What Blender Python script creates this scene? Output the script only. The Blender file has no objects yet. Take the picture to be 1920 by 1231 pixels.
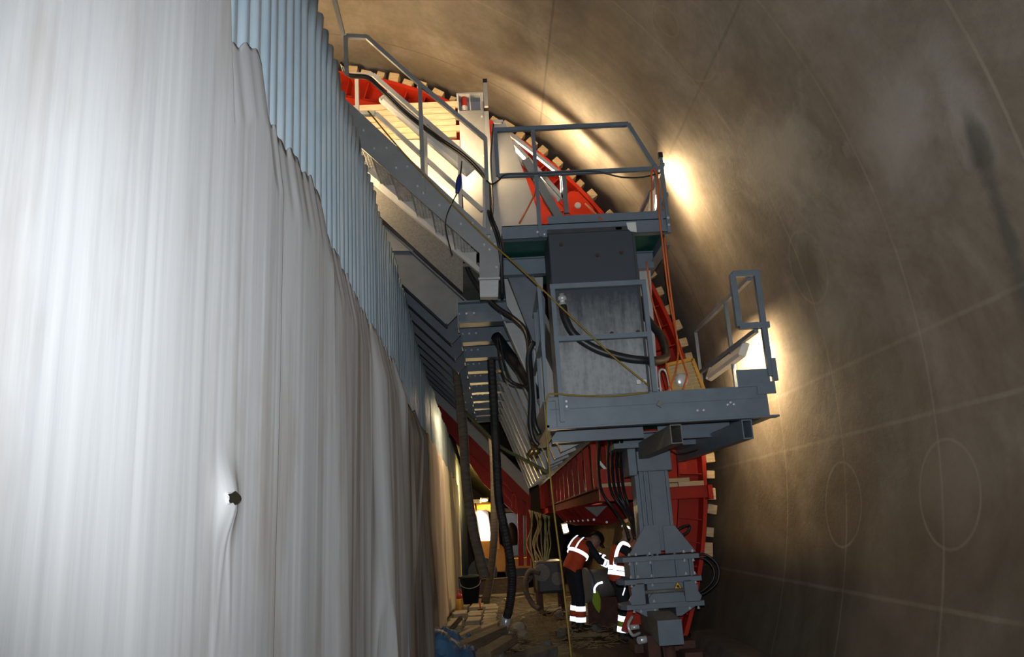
import bpy, math, random
import numpy as np
from mathutils import Vector, Matrix
random.seed(7); rng = np.random.default_rng(7)
S = bpy.context.scene; C = S.collection
pi = math.pi
# ------------------------------------------------------------------ camera frame
F = 1470.0; VPX, VPY = 930, 985; ROLL = .053; CAM = Vector((0, 0, 1.7))
_dy = Vector(((VPX-960)/F, -(VPY-615.5)/F, -1)).normalized()
_dx = Vector((1, ROLL, 0)); _dx.z = -(_dx.x*_dy.x+_dx.y*_dy.y)/_dy.z; _dx.normalize()
_dz = _dx.cross(_dy)
M3 = Matrix((_dx, _dy, _dz))
def at(px, py, Y=None, X=None, Z=None):
    """world point seen at a photo pixel, on the plane Y=, X= or Z="""
    r = M3 @ Vector(((px-960)/F, -(py-615.5)/F, -1))
    t = (X-CAM.x)/r.x if X is not None else (Y-CAM.y)/r.y if Y is not None else (Z-CAM.z)/r.z
    return CAM + t*r
cam = bpy.data.cameras.new('camera'); cam.sensor_width = 36; cam.lens = 36*F/1920; cam.clip_start = .05
co = bpy.data.objects.new('camera', cam); C.objects.link(co)
co.matrix_world = Matrix.Translation(CAM) @ M3.to_4x4(); S.camera = co
S.view_settings.view_transform = 'Standard'; S.view_settings.look = 'None'
S.view_settings.exposure = 0; S.view_settings.gamma = 1; S.view_settings.use_curve_mapping = False

# ------------------------------------------------------------------ materials
class NT:
    def __init__(s, name):
        s.m = bpy.data.materials.new(name); s.m.use_nodes = True; s.t = s.m.node_tree
        s.b = s.t.nodes['Principled BSDF']; s.out = s.t.nodes['Material Output']
    def n(s, ty, **kw):
        x = s.t.nodes.new(ty)
        for k, v in kw.items():
            if k.startswith('i_'):
                k2 = k[2:]; x.inputs[int(k2) if k2.isdigit() else k2].default_value = v
            else: setattr(x, k, v)
        return x
    def l(s, a, b): s.t.links.new(a, b)
    def val(s, x):  return x
    def math(s, op, a, b=None, c=None, clamp=False):
        x = s.n('ShaderNodeMath', operation=op, use_clamp=clamp)
        for i, q in enumerate((a, b, c)):
            if q is None: continue
            if isinstance(q, (int, float)): x.inputs[i].default_value = q
            else: s.l(q, x.inputs[i])
        return x.outputs[0]
    def mix(s, f, a, b, blend='MIX'):
        x = s.n('ShaderNodeMix', data_type='RGBA', blend_type=blend)
        for i, q in ((0, f), (6, a), (7, b)):
            if isinstance(q, (int, float)): x.inputs[i].default_value = q
            elif isinstance(q, tuple): x.inputs[i].default_value = q if len(q) == 4 else (*q, 1)
            else: s.l(q, x.inputs[i])
        return x.outputs[2]
    def ramp(s, f, stops):
        x = s.n('ShaderNodeValToRGB'); cr = x.color_ramp
        while len(cr.elements) < len(stops): cr.elements.new(.5)
        for e, (p, c) in zip(cr.elements, stops):
            e.position = p; e.color = (c, c, c, 1) if isinstance(c, (int, float)) else (*c, 1)
        s.l(f, x.inputs[0]); return x.outputs[0]
    def noise(s, vec, scale, detail=4, rough=.55, dist=0):
        x = s.n('ShaderNodeTexNoise'); x.inputs['Scale'].default_value = scale; x.inputs['Detail'].default_value = detail
        x.inputs['Roughness'].default_value = rough; x.inputs['Distortion'].default_value = dist
        s.l(vec, x.inputs['Vector']); return x.outputs['Fac']
    def stretch(s, vec, sc):
        x = s.n('ShaderNodeMapping'); x.inputs['Scale'].default_value = sc; s.l(vec, x.inputs['Vector']); return x.outputs[0]
    def bump(s, h, strength, dist=.01):
        x = s.n('ShaderNodeBump'); x.inputs['Strength'].default_value = strength; x.inputs['Distance'].default_value = dist
        s.l(h, x.inputs['Height']); s.l(x.outputs[0], s.b.inputs['Normal'])

def mat(name, c1, c2=None, scale=6, rough=.5, metal=0., bump=0., streak=None, spec=.5, bscale=None):
    q = NT(name); b = q.b
    c2 = c2 or tuple(x*.75 for x in c1)
    tc = q.n('ShaderNodeTexCoord').outputs['Object']
    v = q.stretch(tc, streak) if streak else tc
    f = q.noise(v, scale, 5, .6)
    f2 = q.ramp(f, [(.33, 0.), (.68, 1.)])
    q.l(q.mix(f2, c1, c2), b.inputs['Base Color'])
    b.inputs['Roughness'].default_value = rough; b.inputs['Metallic'].default_value = metal
    b.inputs['Specular IOR Level'].default_value = spec
    if bump:
        q.bump(q.noise(v, bscale or scale*8, 4), bump)
    return q.m
def emit(name, col, st):
    q = NT(name); q.b.inputs['Base Color'].default_value = (*col, 1)
    q.b.inputs['Emission Color'].default_value = (*col, 1); q.b.inputs['Emission Strength'].default_value = st
    return q.m

GREY = mat('grey_machine_paint', (.165, .203, .240), (.135, .168, .20), 5, .45)
GREYL = mat('light_grey_paint', (.50, .50, .49), (.42, .42, .41), 3, .5)
GREYD = mat('dark_grey_girder_paint', (.15, .175, .205), (.11, .13, .155), 4, .5)
GREYW = mat('worn_grey_steel', (.20, .19, .17), (.12, .115, .105), 9, .55, streak=(6, 1, 6))
RED = mat('red_machine_paint', (.40, .022, .007), (.29, .016, .006), 4, .5, spec=.2)
REDB = mat('bright_red_paint', (.52, .028, .008), (.44, .024, .008), 3, .5, spec=.2)
REDD = mat('dark_red_paint', (.22, .018, .014), (.15, .014, .012), 5, .85, spec=.03)
TIMB = mat('pale_timber', (.62, .47, .27), (.50, .34, .17), 4, .7, bump=.25, streak=(1, 6, 9))
TIMBD = mat('weathered_timber', (.30, .22, .13), (.17, .12, .07), 4, .8, bump=.3, streak=(2, 1, 9))
RUB = mat('black_rubber', (.012, .012, .013), (.02, .02, .022), 12, .42)
CAB = mat('black_cable', (.010, .010, .011), (.016, .016, .016), 8, .4)
STL = mat('bright_steel', (.72, .72, .72), (.6, .6, .6), 10, .3, .35)
GALV = mat('grating_steel', (.55, .54, .50), (.42, .42, .40), 20, .4, .5)
YEL = mat('yellow_rope_fibre', (.30, .20, .02), (.22, .14, .015), 30, .7)
GRNR = mat('green_rope_fibre', (.12, .16, .06), (.2, .2, .1), 25, .8)
ORG = mat('orange_cable_jacket', (.62, .13, .02), (.5, .1, .02), 8, .45)
YELP = mat('yellow_machine_paint', (.62, .33, .03), (.5, .25, .03), 3, .45)
GREEN = mat('green_deck_underside', (.008, .11, .075), (.01, .07, .05), 10, .5)
BLUE = mat('blue_plastic', (.02, .04, .22), None, 8, .35)
DKGRN = mat('dark_bucket_plastic', (.012, .022, .017), (.02, .03, .025), 8, .5)
BRICK = mat('pale_paving_stone', (.42, .36, .26), (.30, .25, .17), 8, .9, bump=.4)
STONE = mat('broken_concrete', (.20, .18, .15), (.12, .105, .085), 9, .95, bump=.6)
TARP = mat('blue_tarpaulin', (.08, .20, .36), (.06, .15, .28), 5, .55)
STRAW = mat('dry_straw', (.34, .25, .12), (.22, .15, .07), 20, .9)
HOSEG = mat('dusty_hose_cover', (.20, .165, .125), (.11, .09, .07), 6, .85, bump=.5, streak=(1, 1, 5))
NAVY = mat('navy_workwear', (.012, .014, .022), (.02, .022, .03), 20, .85)
HIORG = mat('orange_hivis_cloth', (.80, .10, .025), (.66, .075, .02), 10, .8)
HIYEL = mat('lime_hivis_cloth', (.36, .50, .03), (.28, .4, .03), 10, .8)
SKIN = mat('skin', (.42, .24, .17), (.38, .21, .15), 8, .55)
GLOVE = mat('work_glove', (.05, .05, .05), None, 20, .8)
HELM = mat('yellow_helmet_shell', (.50, .32, .02), (.45, .28, .02), 4, .35)
WHITE = mat('white_plastic', (.75, .74, .70), (.66, .65, .6), 6, .4)
REDCAN = mat('red_can_paint', (.5, .03, .02), None, 5, .35)
SIGNY = mat('sign_yellow', (.85, .5, .01), (.8, .47, .01), 5, .5)
BLACK = mat('sign_black', (.01, .01, .01), None, 5, .6)
RUST = mat('rusty_steel', (.11, .045, .03), (.06, .03, .022), 9, .8, bump=.4)
LAMP = emit('warm_tube_glow', (1., .74, .42), 430.)
LAMPW = emit('warm_flood_glow', (1., .93, .82), 14.)
LAMPY = emit('yellow_tube_glow', (1., .70, .26), 4000.)

def cabinet_mat():
    q = NT('stained_dark_steel'); tc = q.n('ShaderNodeTexCoord').outputs['Object']
    st = q.noise(q.stretch(tc, (7, 7, .9)), 2.2, 6, .65)
    sp = q.noise(tc, 14, 6, .7)
    sx = q.n('ShaderNodeSeparateXYZ'); q.l(tc, sx.inputs[0])
    low = q.n('ShaderNodeMapRange'); low.inputs[1].default_value = 1.45; low.inputs[2].default_value = .35; q.l(sx.outputs[2], low.inputs[0])
    f = q.math('MULTIPLY', q.math('ADD', q.math('MULTIPLY', st, .75), q.math('MULTIPLY', sp, .45)), low.outputs[0])
    f = q.ramp(f, [(.22, 0.), (.62, 1.)])
    q.l(q.mix(f, (.045, .055, .068), (.34, .35, .35)), q.b.inputs['Base Color'])
    q.b.inputs['Roughness'].default_value = .6; q.b.inputs['Metallic'].default_value = .0
    return q.m
CABI = cabinet_mat()

def retro_mat():
    # reflective tape: sends light back towards where it came from
    q = NT('reflective_tape')
    g = q.n('ShaderNodeNewGeometry')
    gl = q.n('ShaderNodeBsdfAnisotropic'); gl.inputs['Color'].default_value = (.8, .82, .85, 1); gl.inputs['Roughness'].default_value = .32
    q.l(g.outputs['Incoming'], gl.inputs['Normal'])
    d = q.n('ShaderNodeBsdfDiffuse'); d.inputs['Color'].default_value = (.6, .6, .6, 1)
    mx = q.n('ShaderNodeMixShader'); mx.inputs[0].default_value = .55
    q.l(gl.outputs[0], mx.inputs[2]); q.l(d.outputs[0], mx.inputs[1]); q.l(mx.outputs[0], q.out.inputs[0])
    return q.m
TAPE = retro_mat()

# ------------------------------------------------------------------ mesh builder
def V(*a): return Vector(a)
def catmull(pts, k=6):
    P = [Vector(p) for p in pts]
    if len(P) < 3: return P
    P = [2*P[0]-P[1]] + P + [2*P[-1]-P[-2]]; out = []
    for i in range(1, len(P)-2):
        a, b, c, d = P[i-1:i+3]
        for j in range(k):
            t = j/k
            out.append(.5*((2*b)+(c-a)*t+(2*a-5*b+4*c-d)*t*t+(3*b-a-3*c+d)*t**3))
    out.append(P[-2]); return out
class MB:
    def __init__(s): s.v = []; s.f = []; s.s = []
    def add(s, vs, fs, smooth=False):
        o = len(s.v); s.v += [Vector(x) for x in vs]
        for f in fs: s.f.append(tuple(i+o for i in f)); s.s.append(smooth)
        return s
    def hexa(s, vs):
        return s.add(vs, [(0, 3, 2, 1), (4, 5, 6, 7), (0, 1, 5, 4), (1, 2, 6, 5), (2, 3, 7, 6), (3, 0, 4, 7)])
    def box(s, x0, x1, y0, y1, z0, z1):
        return s.hexa([(x0, y0, z0), (x1, y0, z0), (x1, y1, z0), (x0, y1, z0), (x0, y0, z1), (x1, y0, z1), (x1, y1, z1), (x0, y1, z1)])
    def cbox(s, c, d, R=None):
        c = Vector(c); vs = []
        for z in (-1, 1):
            for x, y in ((-1, -1), (1, -1), (1, 1), (-1, 1)):
                p = Vector((x*d[0]/2, y*d[1]/2, z*d[2]/2)); vs.append(c + (R @ p if R else p))
        return s.hexa(vs)
    def bar(s, a, b, w, h=None, up=(0, 0, 1)):
        a, b = Vector(a), Vector(b); h = h or w; d = (b-a).normalized(); up = Vector(up)
        if abs(d.dot(up)) > .98: up = Vector((0, 1, 0))
        sd = d.cross(up).normalized()*w/2; u = sd.cross(d).normalized()*h/2
        return s.hexa([a-sd-u, a+sd-u, b+sd-u, b-sd-u, a-sd+u, a+sd+u, b+sd+u, b-sd+u])
    def hollow(s, a, b, w, h, t, up=(0, 0, 1)):
        a, b = Vector(a), Vector(b); d = (b-a).normalized(); sd = d.cross(Vector(up)).normalized(); u = sd.cross(d).normalized()
        for sg in (-1, 1):
            s.bar(a+sd*sg*(w/2-t/2), b+sd*sg*(w/2-t/2), t, h, up)
            s.bar(a+u*sg*(h/2-t/2), b+u*sg*(h/2-t/2), w-2*t, t, up)
        return s
    def ibeam(s, a, b, w, h, t, up=(0, 0, 1)):
        a, b = Vector(a), Vector(b); d = (b-a).normalized(); sd = d.cross(Vector(up)).normalized(); u = sd.cross(d).normalized()
        s.bar(a, b, t, h-2*t, up)
        for sg in (-1, 1): s.bar(a+u*sg*(h/2-t/2), b+u*sg*(h/2-t/2), w, t, up)
        return s
    def tube(s, pts, r, n=8, k=6, smooth=True):
        P = catmull(pts, k) if k else [Vector(p) for p in pts]
        m = len(P)
        if isinstance(r, (int, float)): rad = [(r, r)]*m
        else:
            rr = [(x, x) if isinstance(x, (int, float)) else x for x in r]; rad = []
            for i in range(m):
                t = i/(m-1)*(len(rr)-1); j = min(int(t), len(rr)-2); q = t-j
                rad.append((rr[j][0]*(1-q)+rr[j+1][0]*q, rr[j][1]*(1-q)+rr[j+1][1]*q))
        T = [(P[min(i+1, m-1)]-P[max(i-1, 0)]).normalized() for i in range(m)]
        ref = Vector((0, 0, 1)) if abs(T[0].z) < .9 else Vector((0, 1, 0))
        vs = []; u = ref
        for i in range(m):
            u = (u - T[i]*u.dot(T[i])).normalized(); w = T[i].cross(u)
            for j in range(n):
                a = 2*pi*j/n; vs.append(P[i]+u*math.cos(a)*rad[i][0]+w*math.sin(a)*rad[i][1])
        fs = [(i*n+j, i*n+(j+1) % n, (i+1)*n+(j+1) % n, (i+1)*n+j) for i in range(m-1) for j in range(n)]
        s.add(vs, fs, smooth)
        o = len(s.v)-len(vs)
        s.f.append(tuple(o+j for j in reversed(range(n)))); s.s.append(False)
        s.f.append(tuple(o+(m-1)*n+j for j in range(n))); s.s.append(False)
        return s
    def cyl(s, a, b, r, n=12): return s.tube([a, b], r, n, 0)
    def poly(s, pts, ext):
        n = len(pts); P = [Vector(p) for p in pts]; e = Vector(ext)
        return s.add(P+[p+e for p in P], [tuple(range(n)), tuple(reversed(range(n, 2*n)))]+[(i, i+n, (i+1) % n+n, (i+1) % n) for i in range(n)])
    def ell(s, c, r, nu=14, nv=9, R=None):
        c = Vector(c); vs = []; fs = []
        for i in range(nv+1):
            th = pi*i/nv
            for j in range(nu):
                p = Vector((r[0]*math.sin(th)*math.cos(2*pi*j/nu), r[1]*math.sin(th)*math.sin(2*pi*j/nu), r[2]*math.cos(th)))
                vs.append(c+(R @ p if R else p))
        for i in range(nv):
            for j in range(nu):
                fs.append((i*nu+j, (i+1)*nu+j, (i+1)*nu+(j+1) % nu, i*nu+(j+1) % nu))
        return s.add(vs, fs, True)
    def lathe(s, c, prof, n=20):
        c = Vector(c); m = len(prof)
        vs = [c+Vector((r*math.cos(2*pi*j/n), r*math.sin(2*pi*j/n), z)) for r, z in prof for j in range(n)]
        return s.add(vs, [(i*n+j, i*n+(j+1) % n, (i+1)*n+(j+1) % n, (i+1)*n+j) for i in range(m-1) for j in range(n)], True)
    def jitter(s, a):
        d = {}
        for i, p in enumerate(s.v):
            k = (round(p.x, 4), round(p.y, 4), round(p.z, 4))
            if k not in d: d[k] = Vector([random.uniform(-a, a) for _ in range(3)])
            s.v[i] = p+d[k]
        return s
    def build(s, name, m, parent=None, bevel=0., remesh=0.):
        me = bpy.data.meshes.new(name)
        if parent is None:
            xs = [p.x for p in s.v]; ys = [p.y for p in s.v]; zs = [p.z for p in s.v]
            o = Vector(((min(xs)+max(xs))/2, (min(ys)+max(ys))/2, min(zs)))
        else: o = wloc(parent)
        me.from_pydata([tuple(p-o) for p in s.v], [], s.f)
        me.polygons.foreach_set('use_smooth', s.s); me.update()
        ob = bpy.data.objects.new(name, me); C.objects.link(ob)
        if parent is None: ob.location = o
        else: ob.parent = parent
        me.materials.append(m)
        if bevel:
            b = ob.modifiers.new('bevel', 'BEVEL'); b.width = bevel; b.segments = 2; b.limit_method = 'ANGLE'
        if remesh:
            r = ob.modifiers.new('remesh', 'REMESH'); r.mode = 'VOXEL'; r.voxel_size = remesh; r.use_smooth_shade = True
            sm = ob.modifiers.new('smooth', 'SMOOTH'); sm.factor = .5; sm.iterations = 3
        return ob
def wloc(o):
    l = Vector((0, 0, 0))
    while o is not None: l = l+o.location; o = o.parent
    return l
def tag(o, label, cat, group=None, kind=None):
    if label: o['label'] = label
    if cat: o['category'] = cat
    if group: o['group'] = group
    if kind: o['kind'] = kind
    return o
def thing(name, loc, label, cat, group=None):
    o = bpy.data.objects.new(name, None); C.objects.link(o); o.location = loc; o.empty_display_size = .1
    return tag(o, label, cat, group)
def struct(name, mb, m, **k):
    o = mb.build(name, m, **k); o['kind'] = 'structure'; return o
def kids(o): return [x for x in bpy.data.objects if x.parent == o]
def dup(root, loc, label=None):
    r = root.copy(); C.objects.link(r); r.location = loc
    if label: r['label'] = label
    for ch in kids(root):
        c = ch.copy(); C.objects.link(c); c.parent = r
        for g in kids(ch):
            d = g.copy(); C.objects.link(d); d.parent = c
    return r
_bolt = {}
def bolts(parent, pts, r=.016, ax=(0, -1, 0), m=None):
    key = (r, ax)
    if key not in _bolt:
        b = MB(); a = Vector(ax); b.tube([a*-.004, a*.014], r, 6, 0, False); b.tube([a*.012, a*.026], r*.55, 8, 0)
        me = bpy.data.meshes.new('bolt'); me.from_pydata([tuple(p) for p in b.v], [], b.f); me.materials.append(m or STL); _bolt[key] = me
    for p in pts:
        o = bpy.data.objects.new('bolt', _bolt[key]); C.objects.link(o); o.parent = parent; o.location = Vector(p)-wloc(parent)
def merge_pts(f, a, b, n): return [a+(b-a)*i/n for i in range(n+1)]

# ------------------------------------------------------------------ the setting
LC = (-3.09, 2.58); LR = 6.17         # lining: axis x,z and radius
def lin(px, py, R=LR):
    r = M3 @ Vector(((px-960)/F, -(py-615.5)/F, -1)); o = (CAM.x-LC[0], CAM.z-LC[1])
    a = r.x**2+r.z**2; b = o[0]*r.x+o[1]*r.z; c = o[0]**2+o[1]**2-R*R
    t = (-b+math.sqrt(b*b-a*c))/a; p = CAM+t*r
    return p, R*math.atan2(p.z-LC[1], p.x-LC[0])

def vault_mat():
    q = NT('stained_concrete_lining')
    uv = q.n('ShaderNodeUVMap').outputs[0]
    sx = q.n('ShaderNodeSeparateXYZ'); q.l(uv, sx.inputs[0]); u, v = sx.outputs[0], sx.outputs[1]
    n1 = q.noise(uv, .55, 7, .62, 1.2); n2 = q.noise(uv, 2.3, 6, .65, .4); n3 = q.noise(uv, 14, 5, .7)
    nst = q.noise(q.stretch(uv, (3.2, .35, 1)), 1.6, 6, .65)
    f = q.math('ADD', q.math('MULTIPLY', n1, .55), q.math('ADD', q.math('MULTIPLY', n2, .25), q.math('MULTIPLY', nst, .12)))
    col = q.ramp(f, [(.28, (.115, .092, .066)), (.42, (.18, .150, .114)), (.54, (.25, .217, .175)), (.68, (.33, .30, .26))])
    # browner and darker concrete towards the bottom
    low_tone = q.n('ShaderNodeMapRange'); low_tone.inputs[1].default_value = 1.6; low_tone.inputs[2].default_value = -.9; q.l(q.math('ADD', v, q.math('MULTIPLY', q.math('SUBTRACT', n1, .5), 2.5)), low_tone.inputs[0])
    col = q.mix(q.math('MULTIPLY', low_tone.outputs[0], .75), col, q.mix(1., col, (.40, .33, .25), 'MULTIPLY'))
    col = q.mix(q.math('MULTIPLY', q.ramp(n3, [(.45, 0.), (.75, 1.)]), .25), col, (.09, .075, .06))
    # pale lime patches
    def blob(pu, pv, ru, rv, s=.9):
        du = q.math('DIVIDE', q.math('SUBTRACT', u, pu), ru); dv = q.math('DIVIDE', q.math('SUBTRACT', v, pv), rv)
        d = q.math('SQRT', q.math('ADD', q.math('MULTIPLY', du, du), q.math('MULTIPLY', dv, dv)))
        d = q.math('ADD', d, q.math('MULTIPLY', q.math('SUBTRACT', n2, .5), 2.2))
        return q.math('MULTIPLY', q.ramp(d, [(.35, 1.), (1., 0.)]), s)
    for (px, py, ru, rv, c, s) in ((1460, 310, .9, .55, (.42, .37, .30), .55), (1690, 250, .6, .5, (.34, .31, .27), .5), (1800, 180, .22, .55, (.34, .31, .27), .45), (1510, 520, .35, .8, (.10, .085, .065), .6),
                              (1890, 440, .10, .7, (.075, .066, .055), .8), (1835, 265, .1, .22, (.07, .06, .05), .7), (1560, 590, .5, .25, (.30, .27, .22), .4), (1790, 900, .5, .4, (.22, .19, .15), .4), (820, 130, .9, .9, (.13, .10, .07), .5)):
        p, vv = lin(px, py); col = q.mix(blob(p.y, vv, ru, rv, s), col, c)
    def line(d, w, c, s, wob=.02):
        nonlocal col
        a = q.math('ABSOLUTE', q.math('ADD', d, q.math('MULTIPLY', q.math('SUBTRACT', n2, .5), wob)))
        f = q.math('MULTIPLY', q.ramp(q.math('DIVIDE', a, w), [(.4, 1.), (1., 0.)]), s)
        f = q.math('MULTIPLY', f, q.ramp(n2, [(.3, .35), (.6, 1.)]))
        col = q.mix(f, col, c)
    for v0, c, s in ((-.30, (.30, .26, .20), .30), (.27, (.30, .26, .20), .28), (-1.6, (.28, .24, .18), .35), (3.3, (.12, .1, .08), .5), (5.3, (.08, .06, .05), .6)):
        line(q.math('SUBTRACT', v, v0), .022, c, s)
    for u0, s in ((2.4, .3), (3.9, .4), (5.35, .3), (6.85, .28), (8.25, .28), (9.9, .6)):
        line(q.math('SUBTRACT', u, u0), .018, (.34, .30, .23) if u0 < 9.5 else (.09, .07, .05), s)
    for px, py, r in ((1580, 945, .36), (1778, 925, .36), (1515, 500, .34), (1285, 70, .45), (1250, 40, .16)):
        p, vv = lin(px, py); du = q.math('SUBTRACT', u, p.y); dv = q.math('SUBTRACT', v, vv)
        d = q.math('SQRT', q.math('ADD', q.math('MULTIPLY', du, du), q.math('MULTIPLY', dv, dv)))
        line(q.math('SUBTRACT', d, r), .016, (.28, .24, .18), .4, .012)
    q.l(col, q.b.inputs['Base Color']); q.b.inputs['Roughness'].default_value = .82; q.b.inputs['Specular IOR Level'].default_value = .3
    q.bump(q.math('ADD', n3, q.math('MULTIPLY', n2, 1.5)), .35, .02)
    return q.m
VAULT = vault_mat()
def vault(name, a0, a1, y0, y1, na, ny, R=LR, m=VAULT):
    b = MB(); uvs = []
    vs = []
    for i in range(na+1):
        a = math.radians(a0+(a1-a0)*i/na)
        for j in range(ny+1): vs.append((LC[0]+R*math.cos(a), y0+(y1-y0)*j/ny, LC[1]+R*math.sin(a))); uvs.append((y0+(y1-y0)*j/ny, R*a))
    fs = [(i*(ny+1)+j, i*(ny+1)+j+1, (i+1)*(ny+1)+j+1, (i+1)*(ny+1)+j) for i in range(na) for j in range(ny)]
    b.add(vs, fs, True)
    # outer skin so that the lining has thickness
    o = len(vs); R2 = R+.35
    vs2 = []
    for i in range(na+1):
        a = math.radians(a0+(a1-a0)*i/na)
        for j in range(ny+1): vs2.append((LC[0]+R2*math.cos(a), y0+(y1-y0)*j/ny, LC[1]+R2*math.sin(a))); uvs.append((y0+(y1-y0)*j/ny, R*a))
    b.add(vs2, [tuple(reversed(f)) for f in fs], True)
    ob = struct(name, b, m)
    ul = ob.data.uv_layers.new(name='UVMap')
    for lp in ob.data.loops: ul.data[lp.index].uv = uvs[lp.vertex_index]
    return ob
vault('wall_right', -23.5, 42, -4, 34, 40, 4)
vault('ceiling', 42, 138, -4, 34, 50, 4)
vault('wall_left_lining', 138, 203.5, -4, 34, 30, 4)
def floor_mat():
    q = NT('muddy_tunnel_floor'); tc = q.n('ShaderNodeTexCoord').outputs['Object']
    n1 = q.noise(tc, .8, 7, .65, .8); n2 = q.noise(tc, 9, 6, .7)
    col = q.ramp(n1, [(.35, (.045, .032, .020)), (.55, (.085, .060, .036)), (.72, (.15, .11, .07))])
    col = q.mix(q.math('MULTIPLY', q.ramp(n2, [(.5, 0.), (.72, 1.)]), .5), col, (.17, .13, .08))
    q.l(col, q.b.inputs['Base Color']); q.b.inputs['Roughness'].default_value = .75; q.bump(q.math('ADD', n2, n1), .8, .05); return q.m
b = MB(); N = 60; M_ = 70
vs = [(-9+12.6*i/N, -4+38*j/M_, 0) for j in range(M_+1) for i in range(N+1)]
for k, (x, y, z) in enumerate(vs): vs[k] = (x, y, .025*math.sin(x*5.1+y*2.3)*math.sin(y*3.7-x)+random.uniform(-.012, .012)-.03)
b.add(vs, [(j*(N+1)+i, j*(N+1)+i+1, (j+1)*(N+1)+i+1, (j+1)*(N+1)+i) for j in range(M_) for i in range(N)], True)
struct('floor', b, floor_mat())
b = MB(); b.poly([(LC[0]+LR*math.cos(math.radians(a)), 33.9, LC[1]+LR*math.sin(math.radians(a))) for a in range(-24, 205, 4)], (0, .2, 0)); struct('wall_end', b, VAULT)
b = MB(); b.poly([(2.0, 0, -.05), (2.5, 0, -.05), (2.62, 0, .30), (2.36, 0, .29), (2.3, 0, .16)], (0, 10.3, 0)); struct('baseboard_right', b, mat('invert_concrete', (.12, .10, .075), (.07, .055, .04), 5, .9, bump=.5))

# ---- corrugated temporary wall on the left
def sheet_mat():
    q = NT('galvanised_corrugated_sheet'); tc = q.n('ShaderNodeTexCoord').outputs['Object']
    n = q.noise(q.stretch(tc, (2, 2, .5)), 5, 6, .65); n2 = q.noise(tc, 22, 5, .7)
    col = q.ramp(n, [(.3, (.40, .53, .62)), (.55, (.49, .60, .67)), (.75, (.60, .66, .69))])
    col = q.mix(q.math('MULTIPLY', q.ramp(n2, [(.55, 0.), (.7, 1.)]), .3), col, (.5, .52, .52))
    q.l(col, q.b.inputs['Base Color']); q.b.inputs['Roughness'].default_value = .48; q.b.inputs['Metallic'].default_value = .1; return q.m
SHEET = sheet_mat()
TOP = [(.5, 5.45), (4.8, 5.30), (6.4, 5.14), (6.9, 5.08), (9.7, 4.80), (11.2, 4.52), (12.7, 4.28), (16.5, 4.08), (20.6, 3.88), (27, 3.5), (30, 3.45)]
def interp(T, y):
    for (a, z0), (c, z1) in zip(T, T[1:]):
        if y <= c: return z0+(z1-z0)*(max(y, a)-a)/(c-a)
    return T[-1][1]
PITCH = .178
def corr(y):
    p = (y/PITCH) % 1.0
    return (.5-.5*math.cos(2*pi*p))**1.1*.036+.003*math.cos(6*pi*p)
b = MB(); ys = np.arange(.5, 29.5, PITCH/18)
vs = []; nz = 3
for i, y in enumerate(ys):
    sheet = int(y/.93); rr = random.Random(sheet); zt = interp(TOP, (sheet+.5)*.93)*.6+interp(TOP, y)*.4+rr.uniform(-.03, .03)
    x = -1.098+corr(y)+.012*(sheet % 2)
    for (zz, dx) in ((-.05, 0), (zt-.28, 0), (zt, (corr(y)-.012)*.8)): vs.append((x+dx, y, zz))
n = len(ys)
b.add(vs, [(3*i+k, 3*i+k+1, 3*i+k+4, 3*i+k+3) for i in range(n-1) for k in range(2)], True)
wl = struct('wall_left', b, SHEET)
sd = wl.modifiers.new('thickness', 'SOLIDIFY'); sd.thickness = .0025
# ---- white fabric hung on the lower part of the wall
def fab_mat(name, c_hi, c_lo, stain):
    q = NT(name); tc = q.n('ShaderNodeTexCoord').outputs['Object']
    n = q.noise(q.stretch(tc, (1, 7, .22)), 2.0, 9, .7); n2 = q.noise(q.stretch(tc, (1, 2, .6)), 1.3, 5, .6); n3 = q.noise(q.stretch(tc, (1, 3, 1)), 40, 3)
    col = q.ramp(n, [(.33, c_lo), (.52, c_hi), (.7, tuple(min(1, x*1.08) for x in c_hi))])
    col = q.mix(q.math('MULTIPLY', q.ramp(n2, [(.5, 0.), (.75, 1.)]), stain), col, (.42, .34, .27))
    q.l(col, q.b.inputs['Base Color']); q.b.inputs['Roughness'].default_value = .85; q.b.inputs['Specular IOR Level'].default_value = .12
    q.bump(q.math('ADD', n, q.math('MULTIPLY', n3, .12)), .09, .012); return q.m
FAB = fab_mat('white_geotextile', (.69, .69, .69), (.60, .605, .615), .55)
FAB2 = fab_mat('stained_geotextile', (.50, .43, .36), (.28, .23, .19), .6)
_G = rng.uniform(-1, 1, (3, 400, 40))
def vnoise(k, u, v):
    i, j = int(math.floor(u)), int(math.floor(v)); fu, fv = u-i, v-j; fu = fu*fu*(3-2*fu); fv = fv*fv*(3-2*fv); g = _G[k]; i %= 399; j %= 39
    return (g[i, j]*(1-fu)+g[i+1, j]*fu)*(1-fv)+(g[i, j+1]*(1-fu)+g[i+1, j+1]*fu)*fv
def fold(y, z):
    k = min(1., max(.10, (y-2.5)/4.5))            # the folds get deeper further along
    yy = y+.10*vnoise(0, y*.9, z*.5+7)*k
    a = vnoise(0, yy*1.05, z*.22)*.085+vnoise(1, yy*2.3+20, z*.32)*.06
    r = 1-abs(vnoise(2, yy*3.0+9, z*.33+3)); r = r*r*r*.035*max(0, vnoise(1, yy*1.3, z*.6+11)+.35)
    if y > 5: k *= 1+.5*min(1, (y-5)/1.5)
    return max(.012, .075+k*(a+r+vnoise(1, yy*7, z*.5+5)*.008)+vnoise(2, yy*30, z*.4)*.0005)
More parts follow.
